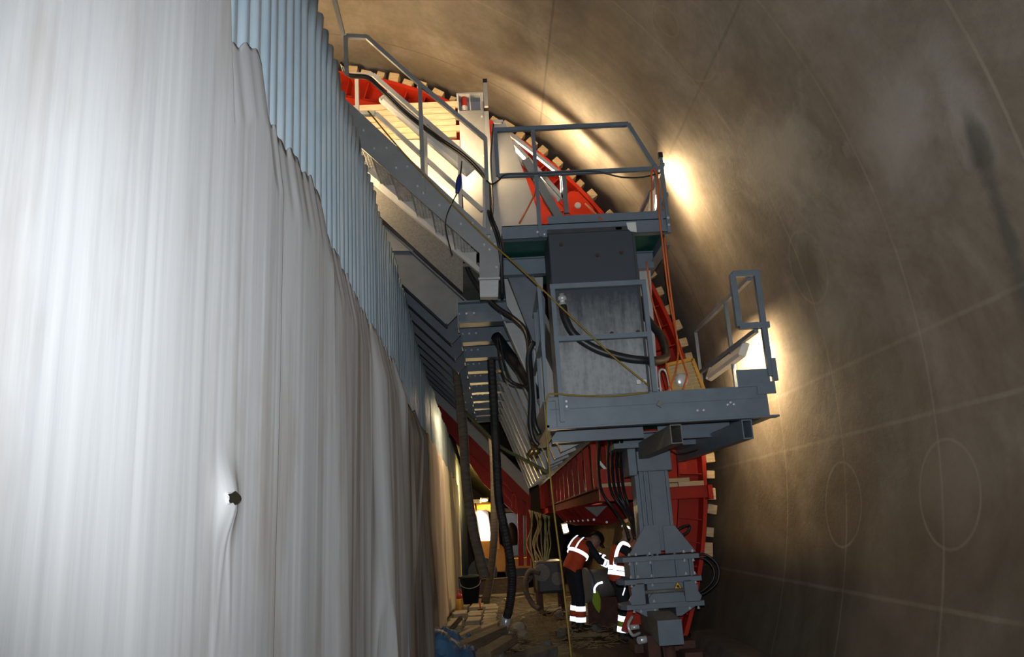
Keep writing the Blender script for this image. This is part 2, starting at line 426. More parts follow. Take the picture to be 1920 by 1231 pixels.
def fabric(name, y0, y1, topf, m, label, bulge=None, ny=500, nzz=46, base=-.985, pucker=None, group='fabric sheets hung on the left wall', foldf=fold):
    ys = np.linspace(y0, y1, ny); vs = []
    for y in ys:
        zt = topf(y)
        for j in range(nzz):
            z = .0+zt*j/(nzz-1)
            x = base+float(foldf(y, z))
            e = min(1, (zt-z)/.35); x = base+.012+(x-base-.012)*(.35+.65*e)
            if bulge: x += bulge(y, z)
            if pucker:
                d = math.hypot(y-pucker[0], z-pucker[1]); x += .035*math.exp(-(d/.10)**2)
                if z < pucker[1]-.03: x += .0045*math.exp(-((abs(y-pucker[0]-.02)-(pucker[1]-z)*.16)/.02)**2)*math.exp(-(pucker[1]-z)/.3)
            vs.append((x, y, z))
    fs = []
    for i in range(ny-1):
        for j in range(nzz-1):
            fs.append((i*nzz+j, i*nzz+j+1, (i+1)*nzz+j+1, (i+1)*nzz+j))
    b = MB(); b.add(vs, fs, True); o = b.build(name, m)
    sd = o.modifiers.new('thickness', 'SOLIDIFY'); sd.thickness = .006; sd.offset = -1
    return tag(o, label, 'fabric sheet', group)
def ftop(y):
    T = [(.5, 4.1), (2.62, 4.1), (2.66, 3.85), (2.72, 3.58), (2.9, 3.72), (3.17, 3.81), (3.26, 3.62), (3.36, 3.57), (3.6, 3.62), (4.39, 3.70), (4.50, 3.55), (4.62, 3.50), (5.25, 3.44), (6.78, 3.34), (8.60, 3.30), (8.9, 3.05)]
    return interp(T, y)+.02*math.sin(y*17)+.012*math.sin(y*41)
hp = at(412, 935, X=-.93)
fabric('geotextile_sheet', .5, 3.42, lambda y: ftop(y), FAB, 'smooth white fabric sheet nearest the camera with a small torn hole', ny=420, nzz=150, base=-.99, pucker=(hp.y, hp.z))
_x = -.99+float(fold(hp.y, hp.z))+.035
_r = [(1+.16*math.sin(i*2.1)+.10*math.sin(i*3.7+1)) for i in range(16)]
_e = [V(_x, hp.y+.062*_r[i]*math.cos(2*pi*i/16), hp.z+.021*_r[i]*math.sin(2*pi*i/16)) for i in range(16)]
b = MB(); b.poly([p+V(.002, 0, 0) for p in _e], (.004, 0, 0)); b.build('hole_dark_patch', BLACK, bpy.data.objects['geotextile_sheet'])  # black patch laid on the cloth gives the dark inside the hole
b = MB(); b.tube(_e+_e[:1], .0045, 6, 3); b.build('frayed_rim', FAB, bpy.data.objects['geotextile_sheet'])
fabric('geotextile_sheet', 3.36, 8.75, ftop, FAB, 'white fabric sheet with deep vertical folds in the middle of the left wall', ny=620, nzz=60, base=-1.0,
       bulge=lambda y, z: .035*math.exp(-((y-8.35)/.5)**2)*(1.3-.2*z)+.03*math.exp(-((y-6.9)/1.3)**2))
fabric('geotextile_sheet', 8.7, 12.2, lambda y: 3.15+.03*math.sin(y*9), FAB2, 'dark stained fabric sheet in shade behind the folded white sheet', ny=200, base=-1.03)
PINK_LIT = fab_mat('pink_lit_geotextile', (.66, .57, .50), (.50, .41, .34), .4)  # white fabric with the warm pinkish light mixed into its colour
fabric('geotextile_sheet', 12.1, 17.2, lambda y: 3.22-.035*(y-12)+.03*math.sin(y*5), PINK_LIT, 'pinkish lit fabric sheet beyond the dark stained one on the left wall', ny=200, base=-1.04, foldf=lambda y, z: fold(y, z)*.4)
fabric('geotextile_sheet', 17.1, 22.8, lambda y: 3.05-.03*(y-17)+.03*math.sin(y*5), fab_mat('yellow_lit_geotextile', (.68, .63, .50), (.52, .47, .34), .3), 'yellowish lit fabric sheet at the far end of the left wall near the bucket', ny=200, base=-1.04, foldf=lambda y, z: fold(y, z)*.45)  # white cloth too; the yellow lamp light is put into its colour

# ------------------------------------------------------------------ lamps
LAMP2 = emit('bright_tube_glow', (1., .76, .45), 800.); LAMP3 = emit('soft_tube_glow', (1., .72, .40), 260.)
def tube_lamp(a, b, face, label, mt=LAMP, w=.13, name='fluorescent_lamp'):
    """long work-light fixture from a to b whose tube looks towards `face`"""
    a, b, face = Vector(a), Vector(b), Vector(face).normalized(); d = (b-a).normalized(); face = (face-d*face.dot(d)).normalized()
    sd = d.cross(face).normalized()
    t = thing(name, Vector((a+b)/2), label, 'lamp', None)
    h = MB()
    prof = [(-w/2, .0), (-w/2, -.05), (-w*.3, -.075), (w*.3, -.075), (w/2, -.05), (w/2, 0), (w/2-.012, 0), (w*.28, -.06), (-w*.28, -.06), (-w/2+.012, 0)]
    h.poly([a+sd*x+face*y for x, y in prof], b-a)
    h.build('housing', WHITE, t)
    for q, s in ((a, -1), (b, 1)):
        e = MB(); e.bar(q+d*s*.03-face*.036, q-d*s*.015-face*.036, w*.98, .082, face); e.build('end_cap', WHITE, t, bevel=.012)
    g = MB(); g.cyl(a+d*.03-face*.02, b-d*.03-face*.02, .018, 10); g.build('tube', mt, t)
    return t
# ------------------------------------------------------------------ lower platform
YL = 7.5; ZL = 2.87
pl = thing('lower_platform', (1.65, 8.4, 2.4), 'lower grey steel platform carrying the dark cabinet, with railings and box beams underneath', 'platform')
b = MB()
b.box(.56, 2.70, 7.50, 7.512, 2.575, ZL); b.box(.56, 2.70, 7.512, 7.58, ZL-.012, ZL); b.box(.53, 2.78, 7.46, 7.58, 2.555, 2.575); b.box(.56, 2.70, 7.495, 7.5, 2.745, 2.75)
b.build('front_beam', GREY, pl, bevel=.003)
b = MB(); b.hollow((.58, 7.48, 2.70), (.58, 9.4, 2.70), .12, .27, .008); b.build('side_beam', GREYW, pl)
b = MB(); b.ibeam((2.70, 7.60, 2.70), (2.70, 9.6, 2.70), .1, .28, .01); b.build('side_beam', GREY, pl)
b = MB(); b.box(.62, 2.72, 7.58, 9.5, ZL-.03, ZL+.0); b.build('deck', GREYW, pl)
b = MB(); b.box(.64, 2.64, 7.6, 9.3, 2.70, 2.72); b.build('deck_underside', GREEN, pl)
b = MB(); b.ibeam((.64, 8.35, 2.60), (1.62, 8.35, 2.60), .09, .18, .01); b.build('cross_beam', GREY, pl)
b = MB(); b.ibeam((1.85, 8.7, 2.60), (2.66, 8.7, 2.60), .09, .18, .01); b.build('cross_beam', GREY, pl)
b = MB(); b.box(2.42, 2.74, 7.47, 7.49, ZL-.01, 3.03); b.box(2.60, 2.78, 7.465, 7.485, 2.78, 2.9); b.build('toe_plate', GREY, pl, bevel=.002)
b = MB(); b.bar((2.78, 7.45, 2.90), (2.78, 7.45, 3.12), .05, .05); b.build('post_bracket', GREY, pl)
for bx, y0, y1 in ((1.80, 7.62, 10.6), (2.48, 7.55, 10.4)):
    b = MB(); b.hollow((bx, y0, 2.46), (bx, y1, 2.46), .115 if bx < 2 else .10, .185, .010); o = b.build('box_beam', GREYW if bx < 2 else GREY, pl)
def rail(parent, pts_list, w=.045, m=GREY, name='guard_rail', posts=()):
    o = None
    for i, (p, q) in enumerate(pts_list):
        b = MB(); b.bar(p, q, w*(1-.03*i), w*(1-.03*i))
        if o is None: o = b.build(name, m, parent)
        else: b.build('rail', m, o)
    for p, q in posts:
        c = MB(); c.bar(p, q, w*.88, w*.88); c.build('post', m, o)
    return o
# front railing in front of the cabinet
rail(pl, [((.66, 7.46, 3.965), (1.62, 7.46, 3.965)), ((.66, 7.46, 3.43), (1.62, 7.46, 3.43))], .05, posts=[((.685, 7.46, 2.62), (.685, 7.46, 3.94)), ((1.60, 7.46, 2.86), (1.60, 7.46, 3.94))])
# left railing along the platform
rail(pl, [((.555, 7.5, 3.97), (.555, 9.4, 3.97)), ((.555, 7.5, 3.45), (.555, 9.4, 3.45))], .04, posts=[((.555, y, 2.60), (.555, y, 3.99)) for y in (7.5, 8.35, 9.4)])
# right end: gate panel and side railing
rail(pl, [((2.50, 7.46, 4.0), (2.78, 7.46, 4.0)), ((2.50, 7.46, 3.46), (2.80, 7.46, 3.46)), ((2.5, 7.46, 4.0), (2.5, 7.46, 3.46))], .06, posts=[((2.745, 7.46, 2.95), (2.745, 7.46, 4.0))])
rail(pl, [((2.68, 7.5, 3.96), (2.68, 9.7, 3.96)), ((2.68, 7.5, 3.42), (2.68, 9.7, 3.42))], .045, posts=[((2.68, 8.35, 2.86), (2.68, 8.35, 3.96)), ((2.68, 9.7, 2.86), (2.68, 9.7, 3.96))])
bolts(pl, [(.74, 7.50, 2.82), (.74, 7.50, 2.77), (2.0, 7.5, 2.66), (2.06, 7.5, 2.66), (2.3, 7.5, 2.70), (2.36, 7.5, 2.70), (2.33, 7.5, 2.72), (2.80, 7.46, 2.95), (2.80, 7.46, 3.05)], .012)
b = MB(); b.box(.715, .765, 7.492, 7.5, 2.73, 2.87); b.build('hinge_plate', GREY, pl)
b = MB(); b.cbox((1.64, 7.48, 2.74), (.05, .03, .05), Matrix.Rotation(.6, 3, 'Y')); b.build('padlock', GREYW, pl)
# lamp on the side railing, tube turned to the lining
_k = 8.3/7.6
tube_lamp(at(1400, 657, Y=8.0), at(1338, 703, Y=9.2), (.9, 0, -.42), 'fluorescent work lamp clamped to the lower platform right railing beside the concrete', w=.16)

# dark cabinet
cb = thing('steel_cabinet', (1.15, 7.95, ZL), 'tall dark stained steel cabinet standing on the lower platform', 'cabinet')
b = MB(); b.box(.70, 1.60, 7.66, 8.30, ZL, 4.63); b.build('body', CABI, cb, bevel=.012)
b = MB(); b.box(.69, 1.61, 7.645, 7.665, 4.60, 4.645); b.box(1.575, 1.60, 7.648, 7.66, ZL+.02, 4.60); b.build('edge_frame', mat('black_frame_paint', (.05, .055, .06), None, 8, .5), cb)
bolts(cb, [at(x, y, Y=7.655) for x, y in ((1052, 458), (1120, 478), (1165, 473), (1147, 625), (1196, 622))], .022, m=RUST)
b = MB(); p = at(1184, 425, Y=7.64); b.poly([(p.x-.05, 7.640, p.z+.05), (p.x+.05, 7.640, p.z+.05), (p.x+.05, 7.640, p.z-.06), (p.x-.01, 7.640, p.z-.05), (p.x-.04, 7.64, p.z-.02)], (0, .006, 0)); b.build('torn_sticker', WHITE, cb)
b = MB(); p = at(1160, 428, Y=7.65); b.box(p.x-.03, p.x+.03, 7.645, 7.655, p.z-.015, p.z+.015); b.build('name_plate', GREYW, cb)
b = MB(); p = at(1202, 716, Y=7.64); b.box(p.x-.05, p.x-.01, 7.61, 7.66, p.z-.02, p.z+.02); b.box(p.x+.01, p.x+.05, 7.61, 7.66, p.z-.02, p.z+.02); b.build('catch', WHITE, cb)
b = MB(); p = at(1054, 545, Y=7.6); b.cyl(p+V(0, .06, .07), p+V(0, 0, .05), .035); b.build('hose_outlet', RUST, cb)
# big black hose: out of the cabinet and round its right side
p0 = at(1054, 555, Y=7.6); h = thing('hydraulic_hose', p0+V(0, 0, -.2), 'thick black hose hanging in a loop across the front of the dark cabinet', 'hose')
pts = [at(1055, 573, Y=7.57), at(1060, 597, Y=7.55), at(1078, 628, Y=7.54), at(1120, 655, Y=7.54), at(1175, 671, Y=7.54), at(1215, 675, Y=7.56), at(1240, 674, Y=7.75), at(1249, 664, Y=7.95), at(1240, 630, Y=8.1), at(1212, 595, Y=8.2), at(1200, 560, Y=8.4)]
b = MB(); b.tube(pts, .042, 12); b.build('hose', RUB, h)
b = MB(); b.lathe(at(1055, 572, Y=7.57), [(0, -.03), (.04, -.03), (.04, .02), (.028, .02), (.028, .05), (.046, .05), (.046, .09), (.03, .09), (.03, .12), (0, .12)]); b.build('coupling', STL, h)

# yellow framed floodlight standing on the platform
yf = thing('floodlight', at(1280, 738, Y=8.6), 'yellow framed floodlight with wire guard standing switched off on the lower platform', 'floodlight')
q = [at(x, y, Y=8.55) for x, y in ((1250, 684), (1298, 673), (1321, 735), (1262, 742))]
b = MB()
for i in range(4): b.bar(q[i], q[(i+1) % 4], .035, .05, (0, 1, 0))
b.build('frame', YELP, yf)
b = MB(); o2 = V(0, .16, 0)
b.hexa([q[3]+V(0, .03, 0), q[2]+V(0, .03, 0), q[2]+o2-V(.03, 0, 0), q[3]+o2+V(.03, 0, 0), q[0]+V(0, .03, 0), q[1]+V(0, .03, 0), q[1]+o2-V(.03, 0, 0), q[0]+o2+V(.03, 0, 0)]); b.build('housing', mat('pale_yellow_housing', (.55, .38, .12), (.45, .3, .1), 5, .4), yf)
b = MB()
for i in range(1, 9): b.bar(q[0]+(q[3]-q[0])*i/9-V(0, .02, 0), q[1]+(q[2]-q[1])*i/9-V(0, .02, 0), .006)
for i in range(1, 3): b.bar(q[0]+(q[1]-q[0])*i/3-V(0, .02, 0), q[3]+(q[2]-q[3])*i/3-V(0, .02, 0), .006)
b.build('wire_guard', GALV, yf)
b = MB(); c = at(1278, 712, Y=8.55); b.ell(c, (.075, .03, .08)); b.build('reflector', STL, yf)
b = MB(); b.tube([at(1240, 740, Y=8.5), at(1236, 700, Y=8.5), at(1242, 692, Y=8.5), at(1250, 700, Y=8.5), at(1258, 738, Y=8.5)], .012, 8); b.build('carry_handle', STL, yf)
b = MB(); b.cbox(at(1262, 737, Y=8.4)+V(0, 0, .0), (.2, .12, .05)); o = b.build('timber_offcut', TIMB, bevel=.004); tag(o, 'small pale timber offcut lying beside the yellow floodlight', 'timber')

# ------------------------------------------------------------------ upper platform
up = thing('upper_platform', (1.1, 8.6, 4.6), 'upper grey steel platform with railing above the dark cabinet', 'platform')
YU = 7.8
b = MB(); z1 = at(1000, 421, Y=YU).z; z0 = at(1000, 446, Y=YU).z
b.box(.23, 2.02, YU, YU+.012, z0, z1); b.box(.23, 2.02, YU, YU+.09, z1-.012, z1); b.box(.23, 2.02, YU-.02, YU+.09, z0, z0+.012)
b.build('front_beam', GREY, up, bevel=.002)
b = MB(); b.box(.72, 2.02, YU-.005, YU+.004, z1, at(1100, 402, Y=YU).z); b.build('toe_board', GREY, up)
b = MB(); b.ibeam((1.98, YU+.1, (z0+z1)/2-.06), (1.98, 9.6, (z0+z1)/2-.06), .1, .26, .01); b.build('side_beam', GREY, up)
b = MB(); b.box(.25, 1.96, YU+.1, 9.6, z0+.04, z0+.06); b.build('deck_underside', GREEN, up)
b = MB(); b.box(.22, 1.98, YU+.09, 9.6, z0+.075, z0+.10); b.build('deck', GREYW, up)
b = MB(); b.ibeam((.22, 8.45, z0-.10), (1.95, 8.45, z0-.10), .1, .2, .01); b.build('cross_beam', GREY, up)
b = MB(); b.poly([at(940, 487, Y=8.6), at(985, 487, Y=8.6), at(1022, 560, Y=8.6), at(1022, 655, Y=8.6), at(1000, 640, Y=8.6)], (0, .09, 0)); b.build('knee_brace', GREYD, up)
tz = at(1000, 241, Y=YU).z; mz = at(1000, 327, Y=YU).z
x0 = at(932, 300, Y=YU).x; x1 = at(1003, 300, Y=YU).x; xs = at(1178, 238, Y=YU).x; xr = at(1227, 318, Y=YU).x; xe = at(1240, 318, Y=YU).x
rail(up, [((x0-.02, YU, tz), (xs, YU, tz)), ((x0, YU, mz), (xe, YU, mz)), ((xs, YU, tz), (xr, YU, mz+.04))], .045, posts=[((x0, YU, tz), (x0, YU, mz)), ((x1, YU, tz), (x1, YU-.02, z0)), ((xr+.01, YU, mz+.04), (xr+.01, YU, z0))])
rail(up, [((2.02, YU, mz+.05), (2.02, 9.4, mz+.05)), ((2.02, YU, mz-.3), (2.02, 9.4, mz-.3))], .04, posts=[((2.0, YU-.01, z0-.02), (2.0, YU-.01, mz+.12)), ((2.02, 9.4, z0), (2.02, 9.4, mz+.05))])
b = MB(); b.bar((2.0, YU-.01, mz+.12), (2.0, YU-.01, mz+.18), .045); b.build('post_cap', BLACK, up)
bolts(up, [(2.0, YU-.03, z0+.06), (2.0, YU-.03, z0+.14), (x1-.03, YU-.03, z0+.05), (x1+.04, YU-.03, z0+.02)], .014)
lampU = tube_lamp(at(1229, 396, Y=8.4), at(1234, 322, Y=8.6), (1, -.25, .1), 'fluorescent work lamp upright at the right corner of the upper platform', w=.12)

# pale post right of the cabinet, down from the upper to the lower platform
gp = thing('gantry_post', (1.86, 8.75, ZL), 'pale grey upright post between the two platforms right of the cabinet', 'post')
b = MB(); b.bar(at(1222, 735, Y=8.7), at(1205, 480, Y=8.7), .13, .13); b.build('post', GREYL, gp)
b = MB(); b.cbox(at(1222, 733, Y=8.7)+V(0, 0, .01), (.2, .2, .02)); b.build('base_plate', GREYL, gp)

# ------------------------------------------------------------------ gantry leg with jack
lg = thing('jack_tower', (1.92, 9.6, .2), 'grey telescopic gantry tower with bolted base plates and a yellow warning triangle', 'gantry leg')
b = MB(); b.box(1.745, 2.095, 9.5, 9.85, 1.30, 2.55)
b.build('column', GREY, lg, bevel=.006)
b = MB()
for x in (1.745, 1.80, 1.86, 2.06): b.box(x-.012, x+.012, 9.46, 9.5, 1.25, 2.24)
b.box(1.69, 1.74, 9.52, 9.8, 1.4, 2.2)
b.build('guide_ribs', GREY, lg, bevel=.003)
b = MB(); b.box(1.72, 2.13, 9.42, 9.9, 2.22, 2.46); b.box(1.62, 1.72, 9.46, 9.9, 2.18, 2.5); b.build('collar', GREY, lg, bevel=.008)
b = MB(); b.box(1.45, 2.6, 9.35, 9.95, 2.50, 2.56); b.ibeam((1.55, 9.65, 2.62), (2.6, 9.65, 2.62), .3, .16, .015); b.build('head_beam', GREY, lg)
b = MB(); b.poly([(1.74, 9.44, 1.60), (1.52, 9.44, 1.27), (1.90, 9.44, 1.27), (1.90, 9.44, 1.6)], (0, .02, 0)); b.poly([(2.09, 9.44, 1.58), (2.31, 9.44, 1.27), (1.95, 9.44, 1.27), (1.95, 9.44, 1.58)], (0, .02, 0)); b.build('gusset', GREY, lg, bevel=.003)
def zb(px, py): return at(px, py, Y=9.4)
for ya, yb in ((1050, 1040), (1092, 1083), (1138, 1131)):
    z = zb(1245, (ya+yb)/2).z; b = MB(); b.poly([(1.44, 9.4, z-.028), (2.33, 9.4, z-.028), (2.33, 9.9, z-.028), (1.6, 9.9, z-.028), (1.38, 9.7, z-.028), (1.38, 9.5, z-.028)], (0, 0, .056)); b.build('base_plate', GREYL if 0 else GREY, lg, bevel=.003)
za, zm, zc = zb(1245, 1045).z, zb(1245, 1087).z, zb(1245, 1135).z
b = MB(); b.box(1.52, 2.27, 9.46, 9.85, zm+.028, za-.028)
for x in (1.58, 1.78, 2.06, 2.22): b.box(x-.012, x+.012, 9.41, 9.46, zm+.028, za-.028)
b.build('upper_block', GREY, lg, bevel=.004)
b = MB(); b.box(1.70, 2.12, 9.45, 9.85, zc+.0, zm-.028); b.box(1.55, 1.66, 9.43, 9.8, zc+.03, zm-.028); b.box(2.12, 2.26, 9.43, 9.8, zc+.03, zm-.028); b.build('jack_housing', GREY, lg, bevel=.006)
b = MB(); b.poly([(1.70, 9.42, zc+.02), (2.12, 9.42, zc+.02), (2.12, 9.42, zc+.09), (2.07, 9.42, zc+.135), (1.75, 9.42, zc+.135), (1.70, 9.42, zc+.09)], (0, .03, 0)); b.build('front_plate', GREY, lg, bevel=.003)
for s, xc in ((-1, 1.56), (1, 2.22)):
    b = MB(); b.poly([(xc+s*a, 9.40, zc+c) for a, c in ((-.1, .02), (.06, .02), (.09, .08), (.05, .14), (.06, .2), (-.02, .26), (-.1, .26))], (0, .03, 0)); b.build('lug_plate', GREY, lg, bevel=.003)
b = MB(); b.cyl((1.64, 9.43, zc+.155), (2.16, 9.43, zc+.155), .022, 16); b.build('pin', GREYW, lg)
b = MB(); b.poly([(1.5, 9.42, zc-.02), (1.8, 9.42, zc-.02), (1.8, 9.42, zc-.13), (1.70, 9.42, zc-.13)], (0, .4, 0)); b.build('lower_gusset', GREY, lg); b = MB(); b.poly([(2.0, 9.42, zc-.02), (2.24, 9.42, zc-.02), (2.06, 9.42, zc-.12), (2.0, 9.42, zc-.12)], (0, .4, 0)); b.build('lower_gusset', GREY, lg)
b = MB(); c0 = at(1257, 1185, Y=8.75); b.hollow((c0.x, 8.75, c0.z), (c0.x+.04, 10.0, c0.z+.05), .26, .25, .012); b.box(c0.x-.12, c0.x+.12, 8.745, 8.76, c0.z-.115, c0.z+.115); b.build('foot_beam', GREYW, lg, bevel=.004)
b = MB(); b.box(c0.x-.13, c0.x+.13, 8.738, 8.748, c0.z-.125, c0.z+.125); b.build('end_plate', GREY, lg, bevel=.002)
bolts(lg, [(x, 9.42, z+d) for z in (za, zm, zc) for x in (1.52, 1.60, 1.76, 2.16, 2.26) for d in (-.055, .045)], .017, (0, 0, 1))
p = at(1271, 1097, Y=9.44); b = MB(); b.poly([(p.x-.045, 9.444, p.z-.035), (p.x+.045, 9.444, p.z-.035), (p.x, 9.444, p.z+.045)], (0, .006, 0)); sg = b.build('warning_sign', SIGNY, lg)
b = MB()
tri = [V(p.x-.045, 9.442, p.z-.035), V(p.x+.045, 9.442, p.z-.035), V(p.x, 9.442, p.z+.045)]
for i in range(3): b.bar(tri[i], tri[(i+1) % 3], .004, .007, (0, 1, 0))
b.ell((p.x, 9.441, p.z-.008), (.016, .002, .012)); b.bar((p.x-.004, 9.441, p.z-.018), (p.x+.022, 9.441, p.z-.022), .004, .008); b.build('sign_mark', BLACK, sg)
# wheel unit at the foot
bg = thing('wheel_bogie', (1.75, 9.6, 0), 'rusty brown wheel carriage on the ground under the gantry leg', 'wheel unit')
b = MB(); b.box(1.60, 1.74, 9.2, 10.2, .1, .42); b.box(2.0, 2.2, 9.2, 10.2, .08, .22); b.box(1.5, 2.2, 9.5, 9.9, .2, .30); b.build('chassis', RUST, bg, bevel=.006)
for y in (9.35, 10.0):
    b = MB(); b.cyl((1.78, y, .17), (1.9, y, .17), .17, 24); b.cyl((1.76, y, .17), (1.78, y, .17), .2, 24); b.build('wheel', RUST, bg)
b = MB(); b.tube([at(1186, 1155, Y=9.4), at(1178, 1172, Y=9.3), at(1186, 1190, Y=9.3), at(1200, 1186, Y=9.4)], .018, 10); b.cyl(at(1182, 1176, Y=9.3), at(1198, 1174, Y=9.3), .028); b.build('hydraulic_fitting', STL, bg)
b = MB(); b.cyl(at(1198, 1200, Y=9.2), at(1222, 1196, Y=9.3), .04); b.build('axle_cap', STL, bg)

# ------------------------------------------------------------------ staircase
st = thing('staircase', (-.4, 8.3, 4.0), 'grey steel staircase climbing to the left above the corrugated wall, with open grating treads', 'staircase')
def sp(px, py, Y): return at(px, py, Y=Y)
Ya, Yb = 7.8, 8.8
A = [sp(600, 145, Ya), sp(660, 196, Ya), sp(905, 425, Ya), sp(936, 437, Ya), sp(938, 480, Ya), sp(936, 522, Ya), sp(899, 522, Ya), sp(899, 474, Ya), sp(690, 288, Ya), sp(600, 208, Ya)]
b = MB(); MIDG = mat('stair_grey_paint', (.29, .29, .285), (.24, .24, .235), 5, .5)
b.poly(A, (0, .02, 0)); b.build('near_stringer', MIDG, st, bevel=.002)
b = MB(); b.poly([sp(899, 524, Ya), sp(935, 524, Ya), sp(934, 556, Ya), sp(900, 556, Ya)], (0, .12, 0)); b.bar(sp(897, 523, Ya-.02), sp(938, 522, Ya-.02), .05, .02); b.build('stringer_foot', GREYL, st, bevel=.003)
B = [sp(650, 300, Yb), sp(720, 360, Yb), sp(868, 488, Yb), sp(868, 548, Yb), sp(720, 412, Yb), sp(650, 350, Yb)]
b = MB(); b.poly(B, (0, .02, 0)); b.build('lower_beam', GREYW, st)
b = MB(); b.poly([sp(650, 232, Yb), sp(720, 292, Yb), sp(893, 446, Yb), sp(893, 504, Yb), sp(868, 488, Yb), sp(720, 360, Yb), sp(650, 300, Yb)], (0, .02, 0)); b.build('far_stringer', GREYL, st)
b = MB(); b.poly([sp(650, 292, Yb), sp(900, 505, Yb-.1), sp(900, 516, Yb-.1), sp(650, 304, Yb)], (0, -.08, 0)); b.build('flange', GREYL, st)
tread0 = None
for i in range(7):
    # going .155, rise .14 along the stringer
    base = sp(683, 270, Ya)+(sp(885, 452, Ya)-sp(683, 270, Ya))*((i-1.2)/5.2)+V(0, 0, .15)
    if tread0 is None:
        b = MB()
        for k in range(8): b.bar(base+V(-.12+.24*k/7, .03, 0), base+V(-.12+.24*k/7, Yb-Ya-.02, 0), .005, .03)
        for k in range(22): b.bar(base+V(-.12, .03+(Yb-Ya-.06)*k/21, 0), base+V(.12, .03+(Yb-Ya-.06)*k/21, 0), .005, .022)
        b.bar(base+V(.125, .03, -.005), base+V(.125, Yb-Ya-.02, -.005), .012, .06); b.bar(base+V(-.125, .03, -.005), base+V(-.125, Yb-Ya-.02, -.005), .008, .05)
        tread0 = b.build('tread', GALV, st); tb = base
    else:
        t = tread0.copy(); C.objects.link(t); t.location = tread0.location+(base-tb)
bolts(st, [sp(x, y, Ya) for x, y in ((682, 245), (702, 279), (725, 278), (743, 315), (764, 313), (793, 334), (783, 349), (824, 385), (845, 384), (864, 420), (886, 419), (917, 444), (908, 459), (928, 458), (918, 468), (931, 501), (794, 362), (931, 540), (930, 550))], .013)
# near handrail
H = [sp(620, 20, Ya), sp(632, 62, Ya), sp(650, 68, Ya), sp(688, 70, Ya), sp(787, 158, Ya), sp(910, 260, Ya)]
b = MB()
for p, q in ((H[2], H[3]), (H[3], H[4]), (H[4], H[5])): b.bar(p, q, .045)
hr = b.build('near_handrail', MIDG, st)
for p, q in ((sp(648, 68, Ya), sp(650, 140, Ya)), (sp(787, 158, Ya), sp(794, 362, Ya)), (sp(910, 258, Ya), sp(916, 440, Ya)), (sp(644, 66, Ya), sp(625, -10, Ya-.6))):
    b = MB(); b.bar(p, q, .043); b.build('post', MIDG, hr)
# far handrail: top and middle rail
Yc = 8.85
b = MB()
for p, q in (((655, 141), (700, 141)), ((700, 141), (908, 322)), ((655, 213), (705, 213)), ((705, 213), (905, 395))): b.bar(sp(*p, Yc), sp(*q, Yc), .05)
fr = b.build('far_handrail', GREYL, st)
for p, q in (((669, 143), (671, 300)), ((797, 225), (800, 420)), ((862, 285), (864, 470)), ((908, 320), (910, 500))):
    b = MB(); b.bar(sp(*p, Yc), sp(*q, Yc), .045); b.build('post', GREYL, fr)
tube_lamp(sp(722, 186, 8.97), sp(880, 322, 8.97), (0, .95, -.2), 'fluorescent work lamp mounted along the far handrail of the staircase', LAMP3, w=.17)
tube_lamp((-1.62, 8.2, 5.75), (-1.62, 8.75, 5.75), (1, 0, -.35), 'unseen lamp added by the upper flight of the staircase to light the treads', LAMP3, w=.12)  # added out of view to brighten the treads and stringers
# blue connector hanging on a cable by the stair
bc = thing('blue_connector', sp(860, 345, 7.7), 'blue plug connector hanging on a thin black cable beside the staircase', 'connector')
b = MB(); b.tube([sp(866, 302, 7.72), sp(864, 322, 7.7), sp(861, 330, 7.7)], .008, 6); b.tube([sp(857, 362, 7.7), sp(848, 380, 7.7), sp(836, 410, 7.7), sp(838, 440, 7.72), sp(848, 478, 7.75)], .007, 6); b.build('cable', CAB, bc)
b = MB(); b.tube([sp(862, 328, 7.7), sp(860, 345, 7.7), sp(857, 362, 7.7)], [.018, .034, .03, .02], 10); b.build('plug', BLUE, bc)

bp = thing('backing_plate', sp(780, 400, 9.9), 'large pale grey plate below the lamp-lit boarding behind the staircase', 'plate')
b = MB(); b.poly([sp(x, y, 9.9) for x, y in ((600, 262), (862, 262), (862, 470), (600, 470))], (0, .03, 0)); b.build('plate', mat('mid_grey_paint', (.34, .34, .33), (.28, .28, .27), 3, .5), bp)
b = MB(); b.poly([sp(x, y, 9.86) for x, y in ((725, 262), (862, 372), (862, 392), (725, 282))], (0, .03, 0)); b.build('stiffener', GREYL, bp)
# upright bulkhead column behind the stairs
uc = thing('grey_upright', (0, 9.3, 5.5), 'pale grey plate upright with an open celled top behind the staircase', 'upright')
u0, u1 = sp(858, 262, 9.3), sp(906, 262, 9.3); zt = sp(880, 178, 9.3).z; zs = sp(880, 207, 9.3).z; zl = sp(880, 440, 9.3).z
b = MB(); b.box(-.20, .13, 9.3, 9.5, zl, zs); b.build('column_plate', MIDG, uc, bevel=.004)
b = MB()
for x in (-.21, -.055, .09): b.box(x, x+.015, 9.28, 9.5, zs, zt)
b.box(-.21, .13, 9.48, 9.5, zs, zt); b.box(-.22, .13, 9.27, 9.5, zt, zt+.02); b.build('open_cells', GREYL, uc)
b = MB(); b.box(.13, .19, 9.25, 9.35, zl, zs-.05); b.bar((.165, 9.26, zs+.02), (.165, 9.26, sp(900, 152, 9.26).z), .05); b.build('side_post', GREYL, uc)
b = MB(); b.bar((.165, 9.26, sp(900, 157, 9.26).z), (.165, 9.26, sp(900, 150, 9.26).z), .056); b.build('post_cap', BLACK, uc)
bolts(uc, [(.10, 9.3, zs-.1-i*.28) for i in range(6)], .016)
cn = thing('spray_can', (-.125, 9.38, zs), 'red and white can standing in the open cell of the grey upright', 'can')
b = MB(); b.lathe((-.125, 9.36, zs), [(0, 0), (.04, 0), (.04, .2), (.03, .23), (0, .24)]); b.build('can_body', REDCAN, cn)
